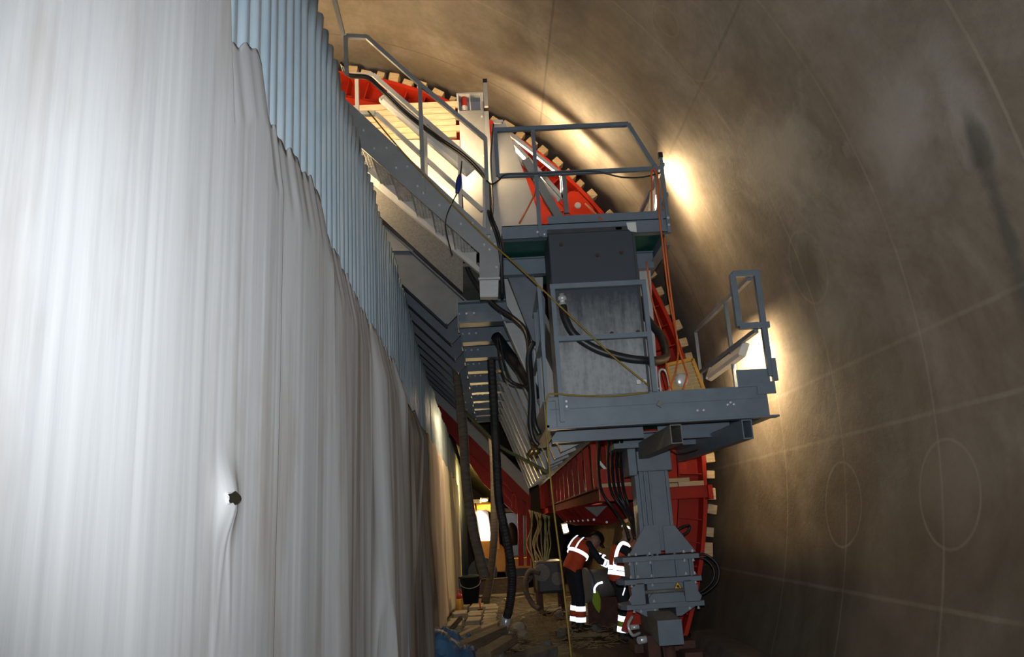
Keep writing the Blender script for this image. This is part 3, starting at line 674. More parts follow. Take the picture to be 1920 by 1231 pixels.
b = MB(); b.lathe((-.125, 9.36, zs), [(.0415, .02), (.0415, .09)]); b.build('white_band', WHITE, cn)

# light grey side panel of the form carriage
pn = thing('steel_bulkhead', (.45, 9.3, 5.0), 'large pale grey side panel rising behind the upper platform', 'panel')
P = [sp(x, y, 9.3) for x, y in ((922, 232), (948, 232), (960, 262), (985, 330), (1010, 400), (1018, 470), (1018, 600), (1004, 655), (950, 572), (945, 520), (918, 500))]
b = MB(); b.poly(P, (0, .03, 0)); b.build('panel_plate', GREYL, pn, bevel=.004)
b = MB(); b.bar(sp(985, 300, 9.36), sp(1055, 420, 9.36), .1, .09, (0, 1, 0)); b.build('panel_edge_rail', GREY, pn)
# lit white handrail behind
wr = thing('white_handrail', sp(1000, 350, 9.75), 'white handrail frame glaring in lamp light behind the upper platform', 'handrail')
b = MB()
W = [sp(x, y, 9.75) for x, y in ((925, 229), (943, 229), (958, 252), (1053, 328), (1056, 372), (961, 265))]
for i, j in ((0, 1), (1, 2), (2, 3), (3, 4), (4, 5)): b.bar(W[i], W[j], .05)
b.build('rail', WHITE, wr)
b = MB(); b.bar(sp(1057, 330, 9.7), sp(1062, 400, 9.7), .06); b.build('post', GREY, wr)
tube_lamp(sp(966, 280, 9.82), sp(1052, 368, 9.82), (.40, -.62, .66), 'fluorescent work lamp along the white handrail behind the upper platform', LAMP2, w=.10)
tube_lamp((-2.45, 7.9, 6.9), (-2.2, 9.1, 6.9), (.35, -.75, .6), 'unseen lamp added behind the corrugated wall to light the vault', LAMP, w=.12)  # lamp added out of sight to brighten the upper left vault

# ------------------------------------------------------------------ red arch formwork
RC = (-3.09, 2.58); RR = 5.90; YR = 10.5
ar = thing('formwork_arch', (RC[0], YR, 0), 'large red steel formwork arch following the tunnel lining', 'formwork')
def arc_strip(b, r0, r1, y0, y1, a0=-26, a1=118, n=90):
    vs = []
    for i in range(n+1):
        a = math.radians(a0+(a1-a0)*i/n); c, s = math.cos(a), math.sin(a)
        for r, y in ((r0, y0), (r1, y0), (r1, y1), (r0, y1)): vs.append((RC[0]+r*c, y, RC[1]+r*s))
    fs = []
    for i in range(n):
        for k in range(4): fs.append((i*4+k, i*4+(k+1) % 4, (i+1)*4+(k+1) % 4, (i+1)*4+k))
    fs += [(0, 1, 2, 3), (n*4+3, n*4+2, n*4+1, n*4)]
    b.add([Vector(v) for v in vs], [tuple(reversed(f)) for f in fs]); return b
b = arc_strip(MB(), RR-.78, RR-.36, YR-.03, YR+.02); b.build('front_web', REDB, ar)
b = arc_strip(MB(), RR-.36, RR-.02, YR+.16, YR+.19); b.build('channel_back', RED, ar)
b = arc_strip(MB(), RR-.37, RR-.34, YR-.03, YR+.16); b.build('inner_flange', RED, ar)
b = arc_strip(MB(), RR-.05, RR, YR-.10, YR+.2); b.build('outer_flange', REDB, ar)
b = arc_strip(MB(), RR-.03, RR, YR+.2, YR+6); b.build('shell_plate', REDD, ar)
b = MB()
for i in range(48):
    a = math.radians(-24+i*2.9); R = Matrix.Rotation(-a, 3, 'Y'); c = V(RC[0]+(RR-.19)*math.cos(a), YR+.06, RC[1]+(RR-.19)*math.sin(a)); b.cbox(c, (.32, .19, .015), R)
b.build('stiffener_plate', RED, ar)
a = math.atan2(sp(1083, 385, YR-.1).z-RC[1], sp(1083, 385, YR-.1).x-RC[0]); R = Matrix.Rotation(-a, 3, 'Y'); c = sp(1083, 386, YR-.08)
b = MB(); b.poly([c+R @ V(x*.8, 0, z*.8) for x, z in ((-.2, -.3), (.12, -.34), (.2, -.2), (.2, .2), (.1, .3), (-.2, .28))], (0, .05, 0)); o = b.build('hinge_plate', REDB, ar, bevel=.005)
b = MB(); b.cyl(c+V(0, -.03, 0), c+V(0, .02, 0), .045, 16); b.build('hinge_pin', STL, o)
c = sp(1030, 372, YR-.06); b = MB(); b.poly([sp(x, y, YR-.06) for x, y in ((1013, 345), (1055, 372), (1058, 395), (1038, 398), (1020, 378))], (0, .04, 0)); b.build('bracket', REDB, ar)
# wedged timber blocks on the outer edge
blk = None; k = 0
spots = list(range(-20, 120, 1)); ang = -13.
while ang < 113:
    a = math.radians(ang); sz = (.105+random.uniform(-.015, .02), .16, .12+random.uniform(-.03, .06))
    b = MB(); R = Matrix.Rotation(-a+random.uniform(-.12, .12), 3, 'Y'); r = RR+.002+sz[0]/2+random.uniform(.0, .006)
    b.cbox((RC[0]+r*math.cos(a), YR-.02+random.uniform(-.04, .04), RC[1]+r*math.sin(a)), sz, R)
    o = b.build('timber_block', TIMB, bevel=.008)
    tag(o, 'short pale timber block wedged on the outer edge of the red arch', 'timber block', 'timber blocks along the red arch')
    ang += random.choice((1.9, 2.1, 2.4, 2.8, 4.0))
# stop-end planks lit by the lamp
zp = sp(760, 264, 10.3).z; hp_ = (sp(760, 196, 10.3).z-zp)/6
PALE = mat('lamp_lit_timber', (.80, .66, .45), (.66, .48, .28), 4, .7, bump=.25, streak=(1, 6, 9))  # timber lightened so the strong lamp light sits in its colour
names = ('lowest', 'second lowest', 'third from below', 'third from above', 'second highest', 'topmost')
for i in range(6):
    b = MB(); b.box(-2.6, -.22+(.04 if i % 2 else -.05), 10.25, 10.31, zp+hp_*i+.004, zp+hp_*(i+1)-.004); o = b.build('timber_plank', PALE, bevel=.005)
    tag(o, '%s pale timber plank of the lamp-lit boarding behind the staircase' % names[i], 'plank', 'boarding planks behind the staircase')

# ------------------------------------------------------------------ portal frames of the carriage, repeated into the depth
def frame_at(y):
    t = thing('portal_frame', (0, y, 2.4), None, 'portal frame', 'portal frames of the carriage')
    A_, B_, C_, D_ = V(-2.6, y, 6.75), V(-.36, y, 4.42), V(.36, y, 4.42), V(1.06, y, 2.62)
    b = MB(); b.ibeam(A_, B_, .22, .42, .02, (0, 0, 1)); b.build('sloping_girder', GREYD, t)
    b = MB(); b.ibeam(B_+V(.02, -.02, .0), C_+V(.05, -.02, 0), .24, .30, .02)
    b.box(-.36, -.34, y-.13, y+.1, 4.2, 4.62); b.build('tie_beam', GREY, t)
    b = MB(); b.ibeam(C_+V(.02, 0, .05), D_, .22, .40, .02, (0, 0, 1)); b.build('leg_girder', GREYL, t)
    b = MB(); b.box(-.2, .28, y-.05, y+.4, 4.57, 4.59); b.build('deck_panel', GREEN, t)
    bolts(t, [(-.34+.1*i, y-.04, 4.42) for i in range(3)], .016)
    return t
ordn = ['first', 'second', 'third', 'fourth', 'fifth', 'sixth', 'seventh', 'eighth', 'ninth', 'tenth']
f0 = frame_at(10.0); f0['label'] = 'first grey portal frame counted from the front, just behind the staircase'
for i in range(1, 10): dup(f0, V(0, 10.0+1.1*i, 2.4), '%s grey portal frame counted from the front, deeper under the carriage' % ordn[i])
# plate added above the frames to close the view and block lamp light
b = MB(); b.poly([(-2.6, 8.86, 7.0), (-.3, 8.86, 4.70), (.42, 8.86, 4.70), (1.20, 8.86, 2.62), (1.24, 8.86, 2.64), (.46, 8.86, 4.74), (-.3, 8.86, 4.74), (-2.58, 8.86, 7.04)], (0, 12.2, 0))
o = b.build('light_block_plate', mat('block_plate_paint', (.20, .195, .185), (.14, .135, .13), 4, .55), None); tag(o, 'grey plate cladding added over the row of portal frames to block lamp light', 'blocker')

# ------------------------------------------------------------------ red walkway along the right
wk = thing('red_walkway', (1.8, 16, 1.9), 'dark red steel walkway with upright posts running back above the workers', 'walkway')
b = MB(); b.ibeam((1.44, 10.85, 2.02), (1.44, 25, 2.02), .14, .18, .015); b.build('edge_beam', REDD, wk)
b = MB(); b.ibeam((2.3, 10.85, 2.02), (2.3, 21, 2.02), .14, .18, .015); b.build('edge_beam', REDD, wk)
b = MB(); b.box(1.42, 2.02, 10.80, 10.86, 2.17, 2.36); o = b.build('front_panel', RED, wk)
b = MB(); b.box(1.42, 2.1, 10.78, 10.86, 1.93, 2.11); b.build('front_beam', RED, wk)
b = MB(); b.box(1.4, 2.4, 10.9, 21, 2.11, 2.13); b.build('deck', RUST, wk)
for i, y in enumerate(np.arange(11.05, 24.5, .95)):
    b = MB(); b.ibeam((1.42, y, 2.1), (1.42, y, 3.5), .075, .085, .02, (0, 1, 0)); b.build('post', RED, wk)
for i, y in enumerate(np.arange(11.4, 20, 1.3)):
    b = MB(); b.bar((2.15, y, 2.1), (2.15, y, 3.3), .09, .09); b.build('post', RED, wk)
for y0, y1, z0_, z1_ in ((11.0, 13.6, 3.1, 2.6), (13.6, 17.4, 2.75, 2.3), (17.6, 22, 2.9, 2.3), (11.3, 12.2, 2.25, 3.2), (13.0, 14.4, 2.2, 3.1), (15.5, 17.2, 2.2, 3.1)):
    b = MB(); b.bar((1.48, y0, z0_), (1.48, y1, z1_), .02, .07); b.build('timber_brace', TIMB, wk)
b = MB(); b.box(1.42, 2.0, 10.82, 10.9, 2.115, 2.165); o = b.build('timber_plank', TIMB); tag(o, 'pale timber plank slotted in the front of the red walkway', 'plank')
b = MB(); b.box(1.43, 1.58, 10.9, 11.0, 2.14, 2.34); o = b.build('timber_baulk', TIMBD, bevel=.006); tag(o, 'pale timber baulk lying inside the red walkway at its front end', 'timber')
# ribs with bolt heads underneath
for i in range(7):
    y = 12.75+i*.8
    b = MB(); b.poly([(1.30-.0, y, 1.93), (2.2, y, 1.93), (2.2, y, 1.72), (1.75, y, 1.60), (1.5, y, 1.68)], (0, .05, 0)); o = b.build('rib', REDD, wk)
    b = MB(); b.poly([(1.42, y-.02, 1.90), (1.78, y-.02, 1.90), (1.60, y-.02, 1.74)], (0, .02, 0)); b.build('gusset', GREYW, o)
    bolts(wk, [(1.55, y-.01, 1.70), (1.75, y-.01, 1.65), (1.95, y-.01, 1.69)], .02)
# red outrigger beam right of the leg with its planks
rb = thing('red_outrigger', (2.3, 10.2, 1.95), 'red outrigger beam reaching towards the lining right of the grey leg', 'beam')
b = MB(); b.box(2.12, 2.74, 10.25, 10.40, sp(1290, 934, 10.25).z, sp(1290, 911, 10.25).z); b.build('beam', RED, rb, bevel=.003)
b = MB(); b.box(2.74, 2.80, 10.2, 10.42, sp(1316, 933, 10.2).z-.02, sp(1316, 909, 10.2).z); b.build('end_plate', REDB, rb)
z = sp(1290, 911, 10.25).z
for i, (x0_, x1_, dz, h_, lab) in enumerate(((2.12, 2.36, 0, .05, 'short pale plank lying on the red outrigger next to the grey leg'), (2.37, 2.70, 0, .06, 'short pale plank lying on the outer end of the red outrigger'), (2.1, 2.52, .06, .05, 'longer pale plank lying on top of the two short planks on the red outrigger'))):
    b = MB(); b.box(x0_, x1_, 10.22, 10.42, z+dz, z+dz+h_); o = b.build('timber_plank', TIMB, bevel=.004); tag(o, lab, 'plank', 'planks on the red outrigger')
b = MB(); b.bar(sp(1110, 850, 12.0), sp(1140, 885, 12.0), .04, .04); b.build('chrome_rod', STL, wk)
b = MB(); b.poly([sp(x, y, 13) for x, y in ((1130, 800), (1150, 800), (1152, 870), (1138, 872))], (0, .03, 0)); b.build('bright_panel', REDB, wk)

# ------------------------------------------------------------------ far red frame and deep end
rf = thing('red_side_frame', (-.6, 21.8, 2.0), 'sloping red beam frame with red handrail at the far end of the corridor', 'frame')
Y_ = 21.8
b = MB(); b.poly([sp(x, y, Y_) for x, y in ((800, 735), (832, 762), (995, 925), (995, 948), (940, 905), (820, 790), (790, 760))], (0, .2, 0)); b.build('sloping_beam', RED, rf)
b = MB(); b.poly([sp(x, y, Y_-.1) for x, y in ((800, 700), (992, 900), (992, 928), (800, 735))], (0, .1, 0)); b.build('top_plate', GREYL, rf)
b = MB(); b.poly([sp(x, y, Y_+.25) for x, y in ((830, 790), (995, 930), (995, 968), (965, 962), (905, 905))], (0, .1, 0)); b.build('side_plate', RED, rf)
b = MB(); b.bar(sp(975, 930, Y_+.1), sp(977, 1060, Y_+.1), .14, .14); b.bar(sp(990, 940, Y_+.1), sp(991, 1060, Y_+.1), .10, .10); b.build('upright', RED, rf)
b = MB()
for p, q in (((944, 903), (960, 922)), ((960, 922), (967, 930)), ((967, 930), (968, 955)), ((942, 920), (960, 940)), ((960, 922), (961, 950))): b.bar(sp(*p, Y_-.2), sp(*q, Y_-.2), .04)
b.build('handrail', REDB, rf)
rm = MB(); rm.poly([(-1.0, 22.3, 4.0), (.15, 22.3, 3.0), (.15, 22.3, 3.05), (-1.0, 22.3, 4.05)], (0, 8, -.7)); o = rm.build('board_roof', mat('mottled_boards', (.26, .22, .09), (.14, .12, .05), 6, .9, streak=(1, 8, 1))); tag(o, 'mottled boarded roof slope at the far end above the yellow machine', 'roof')  # boards in mottled yellow-brown
lf = tube_lamp(at(888, 938, Y=23.3), at(899, 937.4, Y=23.3), (0, .6, .8), 'small left work light on the roof of the yellow loader, turned up to the boards', LAMPY, w=.1, name='loader_light')
tube_lamp(at(903, 938, Y=23.3), at(914, 937.4, Y=23.3), (0, -.7, -.72), 'small right work light on the roof of the yellow loader, turned down to the ground', LAMPY, w=.1, name='loader_light')

tube_lamp((.075, 15.5, 3.95), (.075, 16.3, 3.95), (-.6, 0, -.8), 'fluorescent work lamp under the carriage tie beams behind the black ribbed hose', LAMP, w=.1)
# yellow machine
ex = thing('yellow_loader', (0, 23.5, 0), 'yellow wheeled loader parked across the far end of the corridor', 'loader')
Ye = 23.4
def ep(x, y, d=0): return sp(x, y, Ye+d)
b = MB()
b.poly([ep(x, y) for x, y in ((890, 1013), (930, 1013), (948, 1030), (950, 1072), (890, 1072))], (0, 1.2, 0)); b.build('body', YELP, ex, bevel=.03)
b = MB(); b.poly([ep(x, y) for x, y in ((893, 940), (925, 942), (925, 962), (912, 955), (893, 956))], (0, 1.0, 0)); b.bar(ep(927, 945), ep(935, 1030), .10, .10); b.bar(ep(887, 945), ep(894, 1030), .10, .1); b.build('cab_frame', YELP, ex, bevel=.02)
b = MB(); b.poly([ep(x, y, .3) for x, y in ((943, 962), (984, 960), (985, 1048), (945, 1050))], (0, .7, 0)); b.build('cab', mat('dark_cab_glass', (.03, .035, .035), (.05, .06, .055), 6, .25), ex)
b = MB(); b.bar(ep(940, 956, .2), ep(990, 955, .2), .15, .1); b.bar(ep(985, 955, .1), ep(986, 1050, .1), .09, .09); b.bar(ep(972, 955, .1), ep(973, 1050, .1), .05, .05); b.build('roll_cage', mat('dull_cage_paint', (.16, .15, .09), None, 5, .5), ex)
b = MB(); b.poly([ep(x, y, -.3) for x, y in ((962, 1046), (990, 1044), (1003, 1052), (1000, 1064), (964, 1066))], (0, .5, 0)); b.build('step_box', YELP, ex, bevel=.02)
b = MB()
b.tube([ep(952, 985, .2), ep(957, 990, .2), ep(960, 1005, .2), ep(962, 1022, .2)], [.1, .17, .2, .2, .12], 10); b.build('seat', BLACK, ex)
for x in (905, 975):
    c = ep(x, 1075, -.1); b = MB(); b.cyl((c.x, c.y, .42), (c.x, c.y+.35, .42), .42, 24); b.cyl((c.x, c.y-.02, .42), (c.x, c.y+.36, .42), .2, 16); b.build('wheel', RUB, ex)
wlp = thing('work_lamp', ep(908, 1010, .35), 'dazzling white work lamp shining through the loader cab window', 'lamp')
b = MB(); b.poly([ep(x, y, .35) for x, y in ((893, 959), (903, 958), (913, 966), (917, 985), (921, 1013), (902, 1014), (899, 985))], (0, .05, 0)); b.build('diffuser', LAMPW, wlp, bevel=.02)
b = MB(); b.poly([ep(x, y, .42) for x, y in ((892, 956), (915, 957), (922, 1014), (900, 1016))], (0, .08, 0)); b.build('housing', GREYW, wlp)
# small lamp under the walkway and clutter
tube_lamp(sp(1058, 982, 19), sp(1062, 998, 19), (.1, -1, 0), 'small bright lamp upright under the red walkway at the back', emit('small_lamp_glow', (1, .72, .36), 2200), w=.14)
b = MB(); b.box(-.75, .75, 21.0, 21.06, .02, .36); b.box(-.78, .80, 20.98, 21.08, .36, .40); o = b.build('timber_barrier', TIMBD, bevel=.006); tag(o, 'low weathered timber barrier across the corridor before the loader', 'barrier')
b = MB(); b.bar((.9, 20.9, 0), (.88, 20.9, .9), .05); o = b.build('barrier_stake', RUST); tag(o, 'thin rusty stake standing at the right end of the timber barrier', 'stake')

# ------------------------------------------------------------------ hanging hoses, poles and ropes
hs = thing('suction_hose', at(945, 1185, Z=.08), 'black ribbed suction hose hanging to the ground with a metal end coupling', 'hose')
pts = [sp(921, 672, 12.3), sp(926, 760, 12.35), sp(931, 860, 12.4), sp(936, 940, 12.4), sp(950, 1010, 12.45), sp(960, 1075, 12.6), sp(957, 1125, 12.75), sp(949, 1162, 12.9)]
P = catmull(pts, 22); rad = [.068+(.0022 if i % 2 else -.0022) for i in range(len(P))]
b = MB(); b.tube(P, rad, 14, 0, False); b.build('hose', mat('ribbed_hose_rubber', (.018, .018, .019), (.05, .047, .043), 5, .5, streak=(1, 1, 2)), hs)
e0, e1 = P[-1], sp(944, 1186, 13.0); b = MB(); b.tube([e0-(e1-e0)*.3, e1], .078, 16, 0); b.tube([e1-(e1-e0)*.12, e1], .095, 16, 0); b.build('coupling', STL, hs)
b = MB(); b.tube([sp(848, 658, 14), sp(860, 730, 14), sp(868, 800, 14), sp(874, 900, 14), sp(886, 985, 14), sp(900, 1045, 14), sp(910, 1082, 14)], [.06, .075, .085, .085, .085, .085, .10], 12); o = b.build('hanging_hose', HOSEG)
tag(o, 'dusty brown hanging hose left of the black ribbed hose', 'hose')
b = MB(); b.tube([sp(920, 820, 17), sp(925, 900, 17), sp(927, 985, 17), sp(924, 1040, 17.2), sp(918, 1090, 17.5), sp(910, 1128, 17.9)], [.05, .06, .09, .08, .08, .095], 12); o = b.build('wrapped_pole', HOSEG)
tag(o, 'dusty wrapped pole standing on the ground behind the black ribbed hose', 'pole')
def rope(name, pts, r, m, label, cat='rope', n=7):
    b = MB(); b.tube(pts, r, n); return tag(b.build(name, m), label, cat)
rope('yellow_rope', [sp(690, 208, 7.72), sp(755, 285, 7.70), sp(830, 365, 7.7), sp(905, 440, 7.68), sp(970, 498, 7.5), sp(1020, 545, 7.38), sp(1085, 607, 7.40), sp(1150, 668, 7.41), sp(1216, 722, 7.42)], .0085, YEL, 'yellow rope stretched diagonally down from the staircase past the cabinet railing')
rope('yellow_rope', [sp(1217, 735, 7.42), sp(1150, 742, 7.41), sp(1080, 741, 7.41), sp(1040, 738, 7.42), sp(1026, 744, 7.42), sp(1024, 790, 7.44), sp(1028, 850, 7.44), sp(1038, 950, 7.44), sp(1052, 1060, 7.44), sp(1059, 1120, 7.44), sp(1072, 1240, 7.44)], .0085, YEL, 'yellow rope hanging straight down to the ground from the lower platform corner')
rope('orange_cable', [sp(1222, 395, 7.75), sp(1222, 322, 7.75), sp(1232, 330, 7.74), sp(1236, 400, 7.74), sp(1244, 470, 7.76), sp(1255, 560, 7.9), sp(1270, 640, 8.1), sp(1268, 690, 8.3), sp(1252, 735, 8.35)], .011, ORG, 'orange cable hanging from the upper platform corner, left strand', 'cable')
rope('orange_cable', [sp(1246, 445, 7.74), sp(1252, 500, 7.78), sp(1262, 580, 7.9), sp(1272, 650, 8.1), sp(1285, 690, 8.3), sp(1288, 705, 8.4), sp(1278, 738, 8.4)], .011, ORG, 'orange cable hanging from the upper platform beam, right strand', 'cable')
rope('orange_cable', [sp(1212, 490, 8.4), sp(1222, 560, 8.5), sp(1240, 620, 8.5), sp(1250, 690, 8.45), sp(1262, 742, 8.4)], .010, ORG, 'orange cable lying down beside the pale post right of the cabinet', 'cable')
rope('orange_cable', [sp(1008, 352, 9.0), sp(992, 385, 8.9), sp(974, 418, 8.5)], .011, ORG, 'short orange cable slanting in front of the pale panel', 'cable')
rope('orange_cable', [sp(1098, 382, 8.4), sp(1112, 396, 7.9), sp(1128, 412, 7.78)], .011, ORG, 'short orange cable crossing the toe board of the upper platform', 'cable')
for k, (dx, lab) in enumerate(((0, 'black cable bundle strand running down the staircase handrail, upper strand'), (5, 'black cable bundle strand running down the staircase handrail, lower strand'))):
    rope('power_cable', [sp(640+dx, 118+dx, 8.0), sp(650+dx, 138+dx, 8.3), sp(690, 143+dx, 8.6), sp(715, 165+dx, 8.72), sp(760, 208+dx, 8.74), sp(820, 255+dx, 8.74), sp(870, 290+dx, 8.7), sp(905, 325+dx, 8.6), sp(913+dx, 350, 8.2), sp(916+dx, 400, 7.76), sp(930+dx, 440, 7.74), sp(938+dx/2, 480, 7.78), sp(942, 560, 8.0)], .016, CAB, lab, 'cable')
rope('power_cable', [sp(912, 338, 7.75), sp(922, 345, 7.75), sp(935, 338, 7.77), sp(950, 327, 7.77), sp(1000, 326, 7.77), sp(1060, 322, 7.76), sp(1115, 321, 7.76), sp(1165, 332, 7.76), sp(1205, 332, 7.76), sp(1238, 324, 7.76)], .009, CAB, 'thin black cable sagging along the upper platform middle rail', 'cable')
rope('power_cable', [sp(925, 232, 9.25), sp(920, 300, 9.25), sp(924, 380, 9.25), sp(922, 420, 9.2)], .012, CAB, 'thin black cable hanging down the face of the pale panel', 'cable')
rope('hydraulic_hose', [sp(868, 480, 8.9), sp(885, 520, 8.9), sp(925, 570, 8.8), sp(965, 598, 8.7), sp(988, 625, 8.5), sp(994, 680, 8.4), sp(998, 740, 8.3), sp(1002, 790, 8.2), sp(1012, 815, 8.2)], .028, RUB, 'black hose curving from under the staircase down the left side of the lower platform', 'hose', 10)
rope('hydraulic_hose', [sp(1001, 640, 8.1), sp(990, 670, 8.1), sp(995, 740, 8.1), sp(994, 790, 8.1), sp(1000, 822, 8.1), sp(1010, 835, 8.1)], .024, RUB, 'black hose looping down outside the lower platform left railing', 'hose', 10)
rope('hydraulic_hose', [sp(930, 630, 10.5), sp(955, 665, 10.3), sp(985, 705, 10.0), sp(1005, 740, 9.7)], .075, RUB, 'very thick black hose running diagonally under the carriage tie beams', 'hose', 12)
for k, x in enumerate((950, 958)):
    rope('power_cable', [sp(932+4*k, 632, 9.9), sp(x-12, 680, 9.9), sp(x, 712, 9.85), sp(x+32, 724, 9.6), sp(1000, 715+6*k, 9.2)], .010, CAB, ('outer', 'inner')[k]+' thin black cable looping under the carriage behind the platform railing', 'cable')
rope('green_rope', [sp(872, 772, 13.5), sp(905, 805, 13.0), sp(940, 838, 12.6), sp(985, 862, 12.0), sp(1025, 884, 11.4)], .026, GRNR, 'green rope slung from the hanging hose across to the red walkway', 'rope', 8)
cl = thing('pipe_coupling', sp(1005, 840, 9.5), 'brass coloured pipe coupling cluster hanging at the lower platform corner', 'coupling')
b = MB(); b.cyl(sp(990, 856, 9.4), sp(1006, 834, 9.4), .035); b.cyl(sp(1000, 848, 9.4), sp(1010, 842, 9.4), .05); b.cyl(sp(1000, 832, 9.4), sp(1014, 818, 9.4), .04); b.build('body', mat('brass', (.45, .33, .13), None, 9, .35, .9), cl)
b = MB(); b.tube([sp(1008, 832, 9.4), sp(1014, 822, 9.3), sp(1020, 808, 9.0), sp(1020, 790, 8.8)], .035, 10); b.build('hose', RUB, cl)
for k, (xa, xb) in enumerate(((1142, 1196), (1150, 1204), (1158, 1192), (1124, 1180), (1166, 1198))):
    rope('hydraulic_hose', [sp(xa, 822, 9.55), sp(xa-2, 870, 10.1), sp(xa+4, 920, 10.4), sp((xa+xb)/2, 955, 10.4), sp(xb-8, 985, 10.1), sp(xb, 1010, 10.0)], .020, RUB, 'black hydraulic hose drooping beside the grey leg, %s of the five strands' % ('third', 'fourth', 'fifth', 'first', 'second')[k], 'hose', 8)
rope('hydraulic_hose', [sp(1302, 1038, 9.9), sp(1325, 1040, 9.85), sp(1346, 1060, 9.8), sp(1345, 1090, 9.8), sp(1320, 1112, 9.8), sp(1292, 1118, 9.8)], .014, RUB, 'outer black hose loop standing off to the right of the leg base', 'hose')
rope('hydraulic_hose', [sp(1300, 1044, 9.95), sp(1322, 1048, 9.9), sp(1338, 1066, 9.86), sp(1336, 1088, 9.86), sp(1315, 1108, 9.86), sp(1290, 1113, 9.86)], .014, RUB, 'inner black hose loop standing off to the right of the leg base', 'hose')
rope('hydraulic_hose', [sp(1262, 1006, 9.9), sp(1275, 990, 9.9), sp(1292, 985, 10), sp(1288, 998, 10), sp(1268, 1008, 9.9)], .018, RUB, 'small coiled black hose on the red arch beside the grey leg', 'hose')
rope('power_cable', [sp(1252, 842, 9.5), sp(1275, 850, 9.5), sp(1310, 842, 9.3), sp(1345, 822, 9.0), sp(1360, 800, 8.8)], .009, CAB, 'thin black cable drooping under the right box beam of the lower platform', 'cable')
# fine cables and hanks under the walkway at the back
for k in range(13):
    x = 992+k*3.2; rope('tangled_cable', [sp(x, 955+k, 17), sp(x+random.uniform(-4, 8), 985, 17), sp(x+random.uniform(-8, 8), 1020, 17), sp(x+random.uniform(-3, 9), 1050, 16.8), sp(x+8, 1070, 16.6)], .015, random.choice((GRNR, HOSEG, STRAW)), 'thin tangled cable hanging from the back of the red walkway', 'cable')['group'] = 'tangled cables under the walkway'
pm = thing('pump_unit', (1.05, 16.5, 0), 'dark pump unit on the ground behind the left worker', 'pump')
b = MB(); b.box(.75, 1.3, 16.2, 17.2, .35, .95); b.build('casing', mat('dark_pump_paint', (.05, .055, .06), None, 5, .5), pm, bevel=.05)
b = MB(); b.cyl((.85, 16.1, .75), (.85, 16.2, .75), .16, 20); b.cyl((1.15, 16.1, .62), (1.15, 16.2, .62), .12, 20); b.build('flange', GREYW, pm)
for x, y in ((.8, 16.3), (1.25, 16.3), (.8, 17.1), (1.25, 17.1)): b = MB(); b.box(x-.05, x+.05, y-.05, y+.05, 0, .4); b.build('leg', RUST, pm)
b = MB(); b.tube([(.8, 16.1, .75), (.6, 16.0, .8), (.5, 16, .5), (.62, 16, .2), (.75, 15.9, .1)], .05, 10); b.build('hose', HOSEG, pm)
gd = thing('pipe_drum', sp(1105, 1095, 13.9), 'grey pipe segment between the two workers', 'pipe')
c = sp(1112, 1096, 13.6); b = MB(); b.cyl(c+V(-.12, 0, 0), c+V(.42, .2, 0), .24, 24); b.build('pipe', GREYW, gd)
b = MB(); b.cyl(c+V(-.14, -.005, 0), c+V(-.08, .015, 0), .28, 24); b.build('rim', GREY, gd)
b = MB(); b.box(c.x-.1, c.x+.4, c.y-.1, c.y+.2, 0, c.z-.2); b.build('cradle', RUST, gd)
hv = thing('hivis_jacket', sp(1118, 1150, 13.1), 'lime green reflective jacket hanging between the two workers', 'jacket')
b = MB(); b.poly([sp(x, y, 13.1) for x, y in ((1113, 1108), (1121, 1106), (1127, 1122), (1127, 1140), (1124, 1150), (1117, 1142), (1110, 1128))], (0, .09, 0)); b.build('cloth', HIYEL, hv, bevel=.02)
b = MB(); Q = [sp(x, y, 13.08) for x, y in ((1130, 1091), (1121, 1094), (1115, 1102), (1115, 1111))]
b.tube(Q, .018, 6); b.build('reflective_tape', TAPE, hv)

# ------------------------------------------------------------------ ground clutter
bk = thing('bucket', at(880, 1116, Z=0)*1.0, 'dark plastic bucket on the ground against the fabric wall', 'bucket')
c = V(-.66, 18.9, 0); bk.location = c
b = MB(); b.lathe(c, [(0, .01), (.17, .01), (.24, .58), (.265, .58), (.265, .62), (.235, .62), (.16, .04), (0, .04)], 24); b.build('pail', DKGRN, bk)
b = MB(); b.tube([c+V(-.25, 0, .58), c+V(-.2, -.1, .42), c+V(0, -.25, .36), c+V(.2, -.1, .42), c+V(.25, 0, .58)], .008, 6); b.build('handle', STL, bk)
c = V(-.84, 17.2, 0); ca = thing('spray_bottle', c, 'small yellow bottle with red top standing beside the dark bucket', 'bottle')
b = MB(); b.lathe(c, [(0, 0), (.07, 0), (.075, .03), (.075, .25), (.06, .28), (0, .28)]); b.build('body', YELP, ca)
b = MB(); b.lathe(c, [(0, .28), (.062, .28), (.06, .35), (.03, .38), (0, .38)]); b.build('cap', REDCAN, ca)
b = MB(); b.tube([c+V(-.05, 0, .36), c+V(-.03, 0, .44), c+V(.03, 0, .44), c+V(.05, 0, .36)], .012, 6); b.build('handle', REDCAN, ca)
c = sp(900, 1130, 16.5); c.z = 0; hm = thing('sledge_hammer', c, 'small red handled hammer standing on the paving stones', 'hammer')
b = MB(); b.cyl(c+V(0, 0, .07), c+V(0, 0, .27), .015); b.build('handle', REDCAN, hm)
b = MB(); b.box(c.x-.05, c.x+.05, c.y-.09, c.y+.09, .05, .13); b.build('head', RUST, hm, bevel=.008)
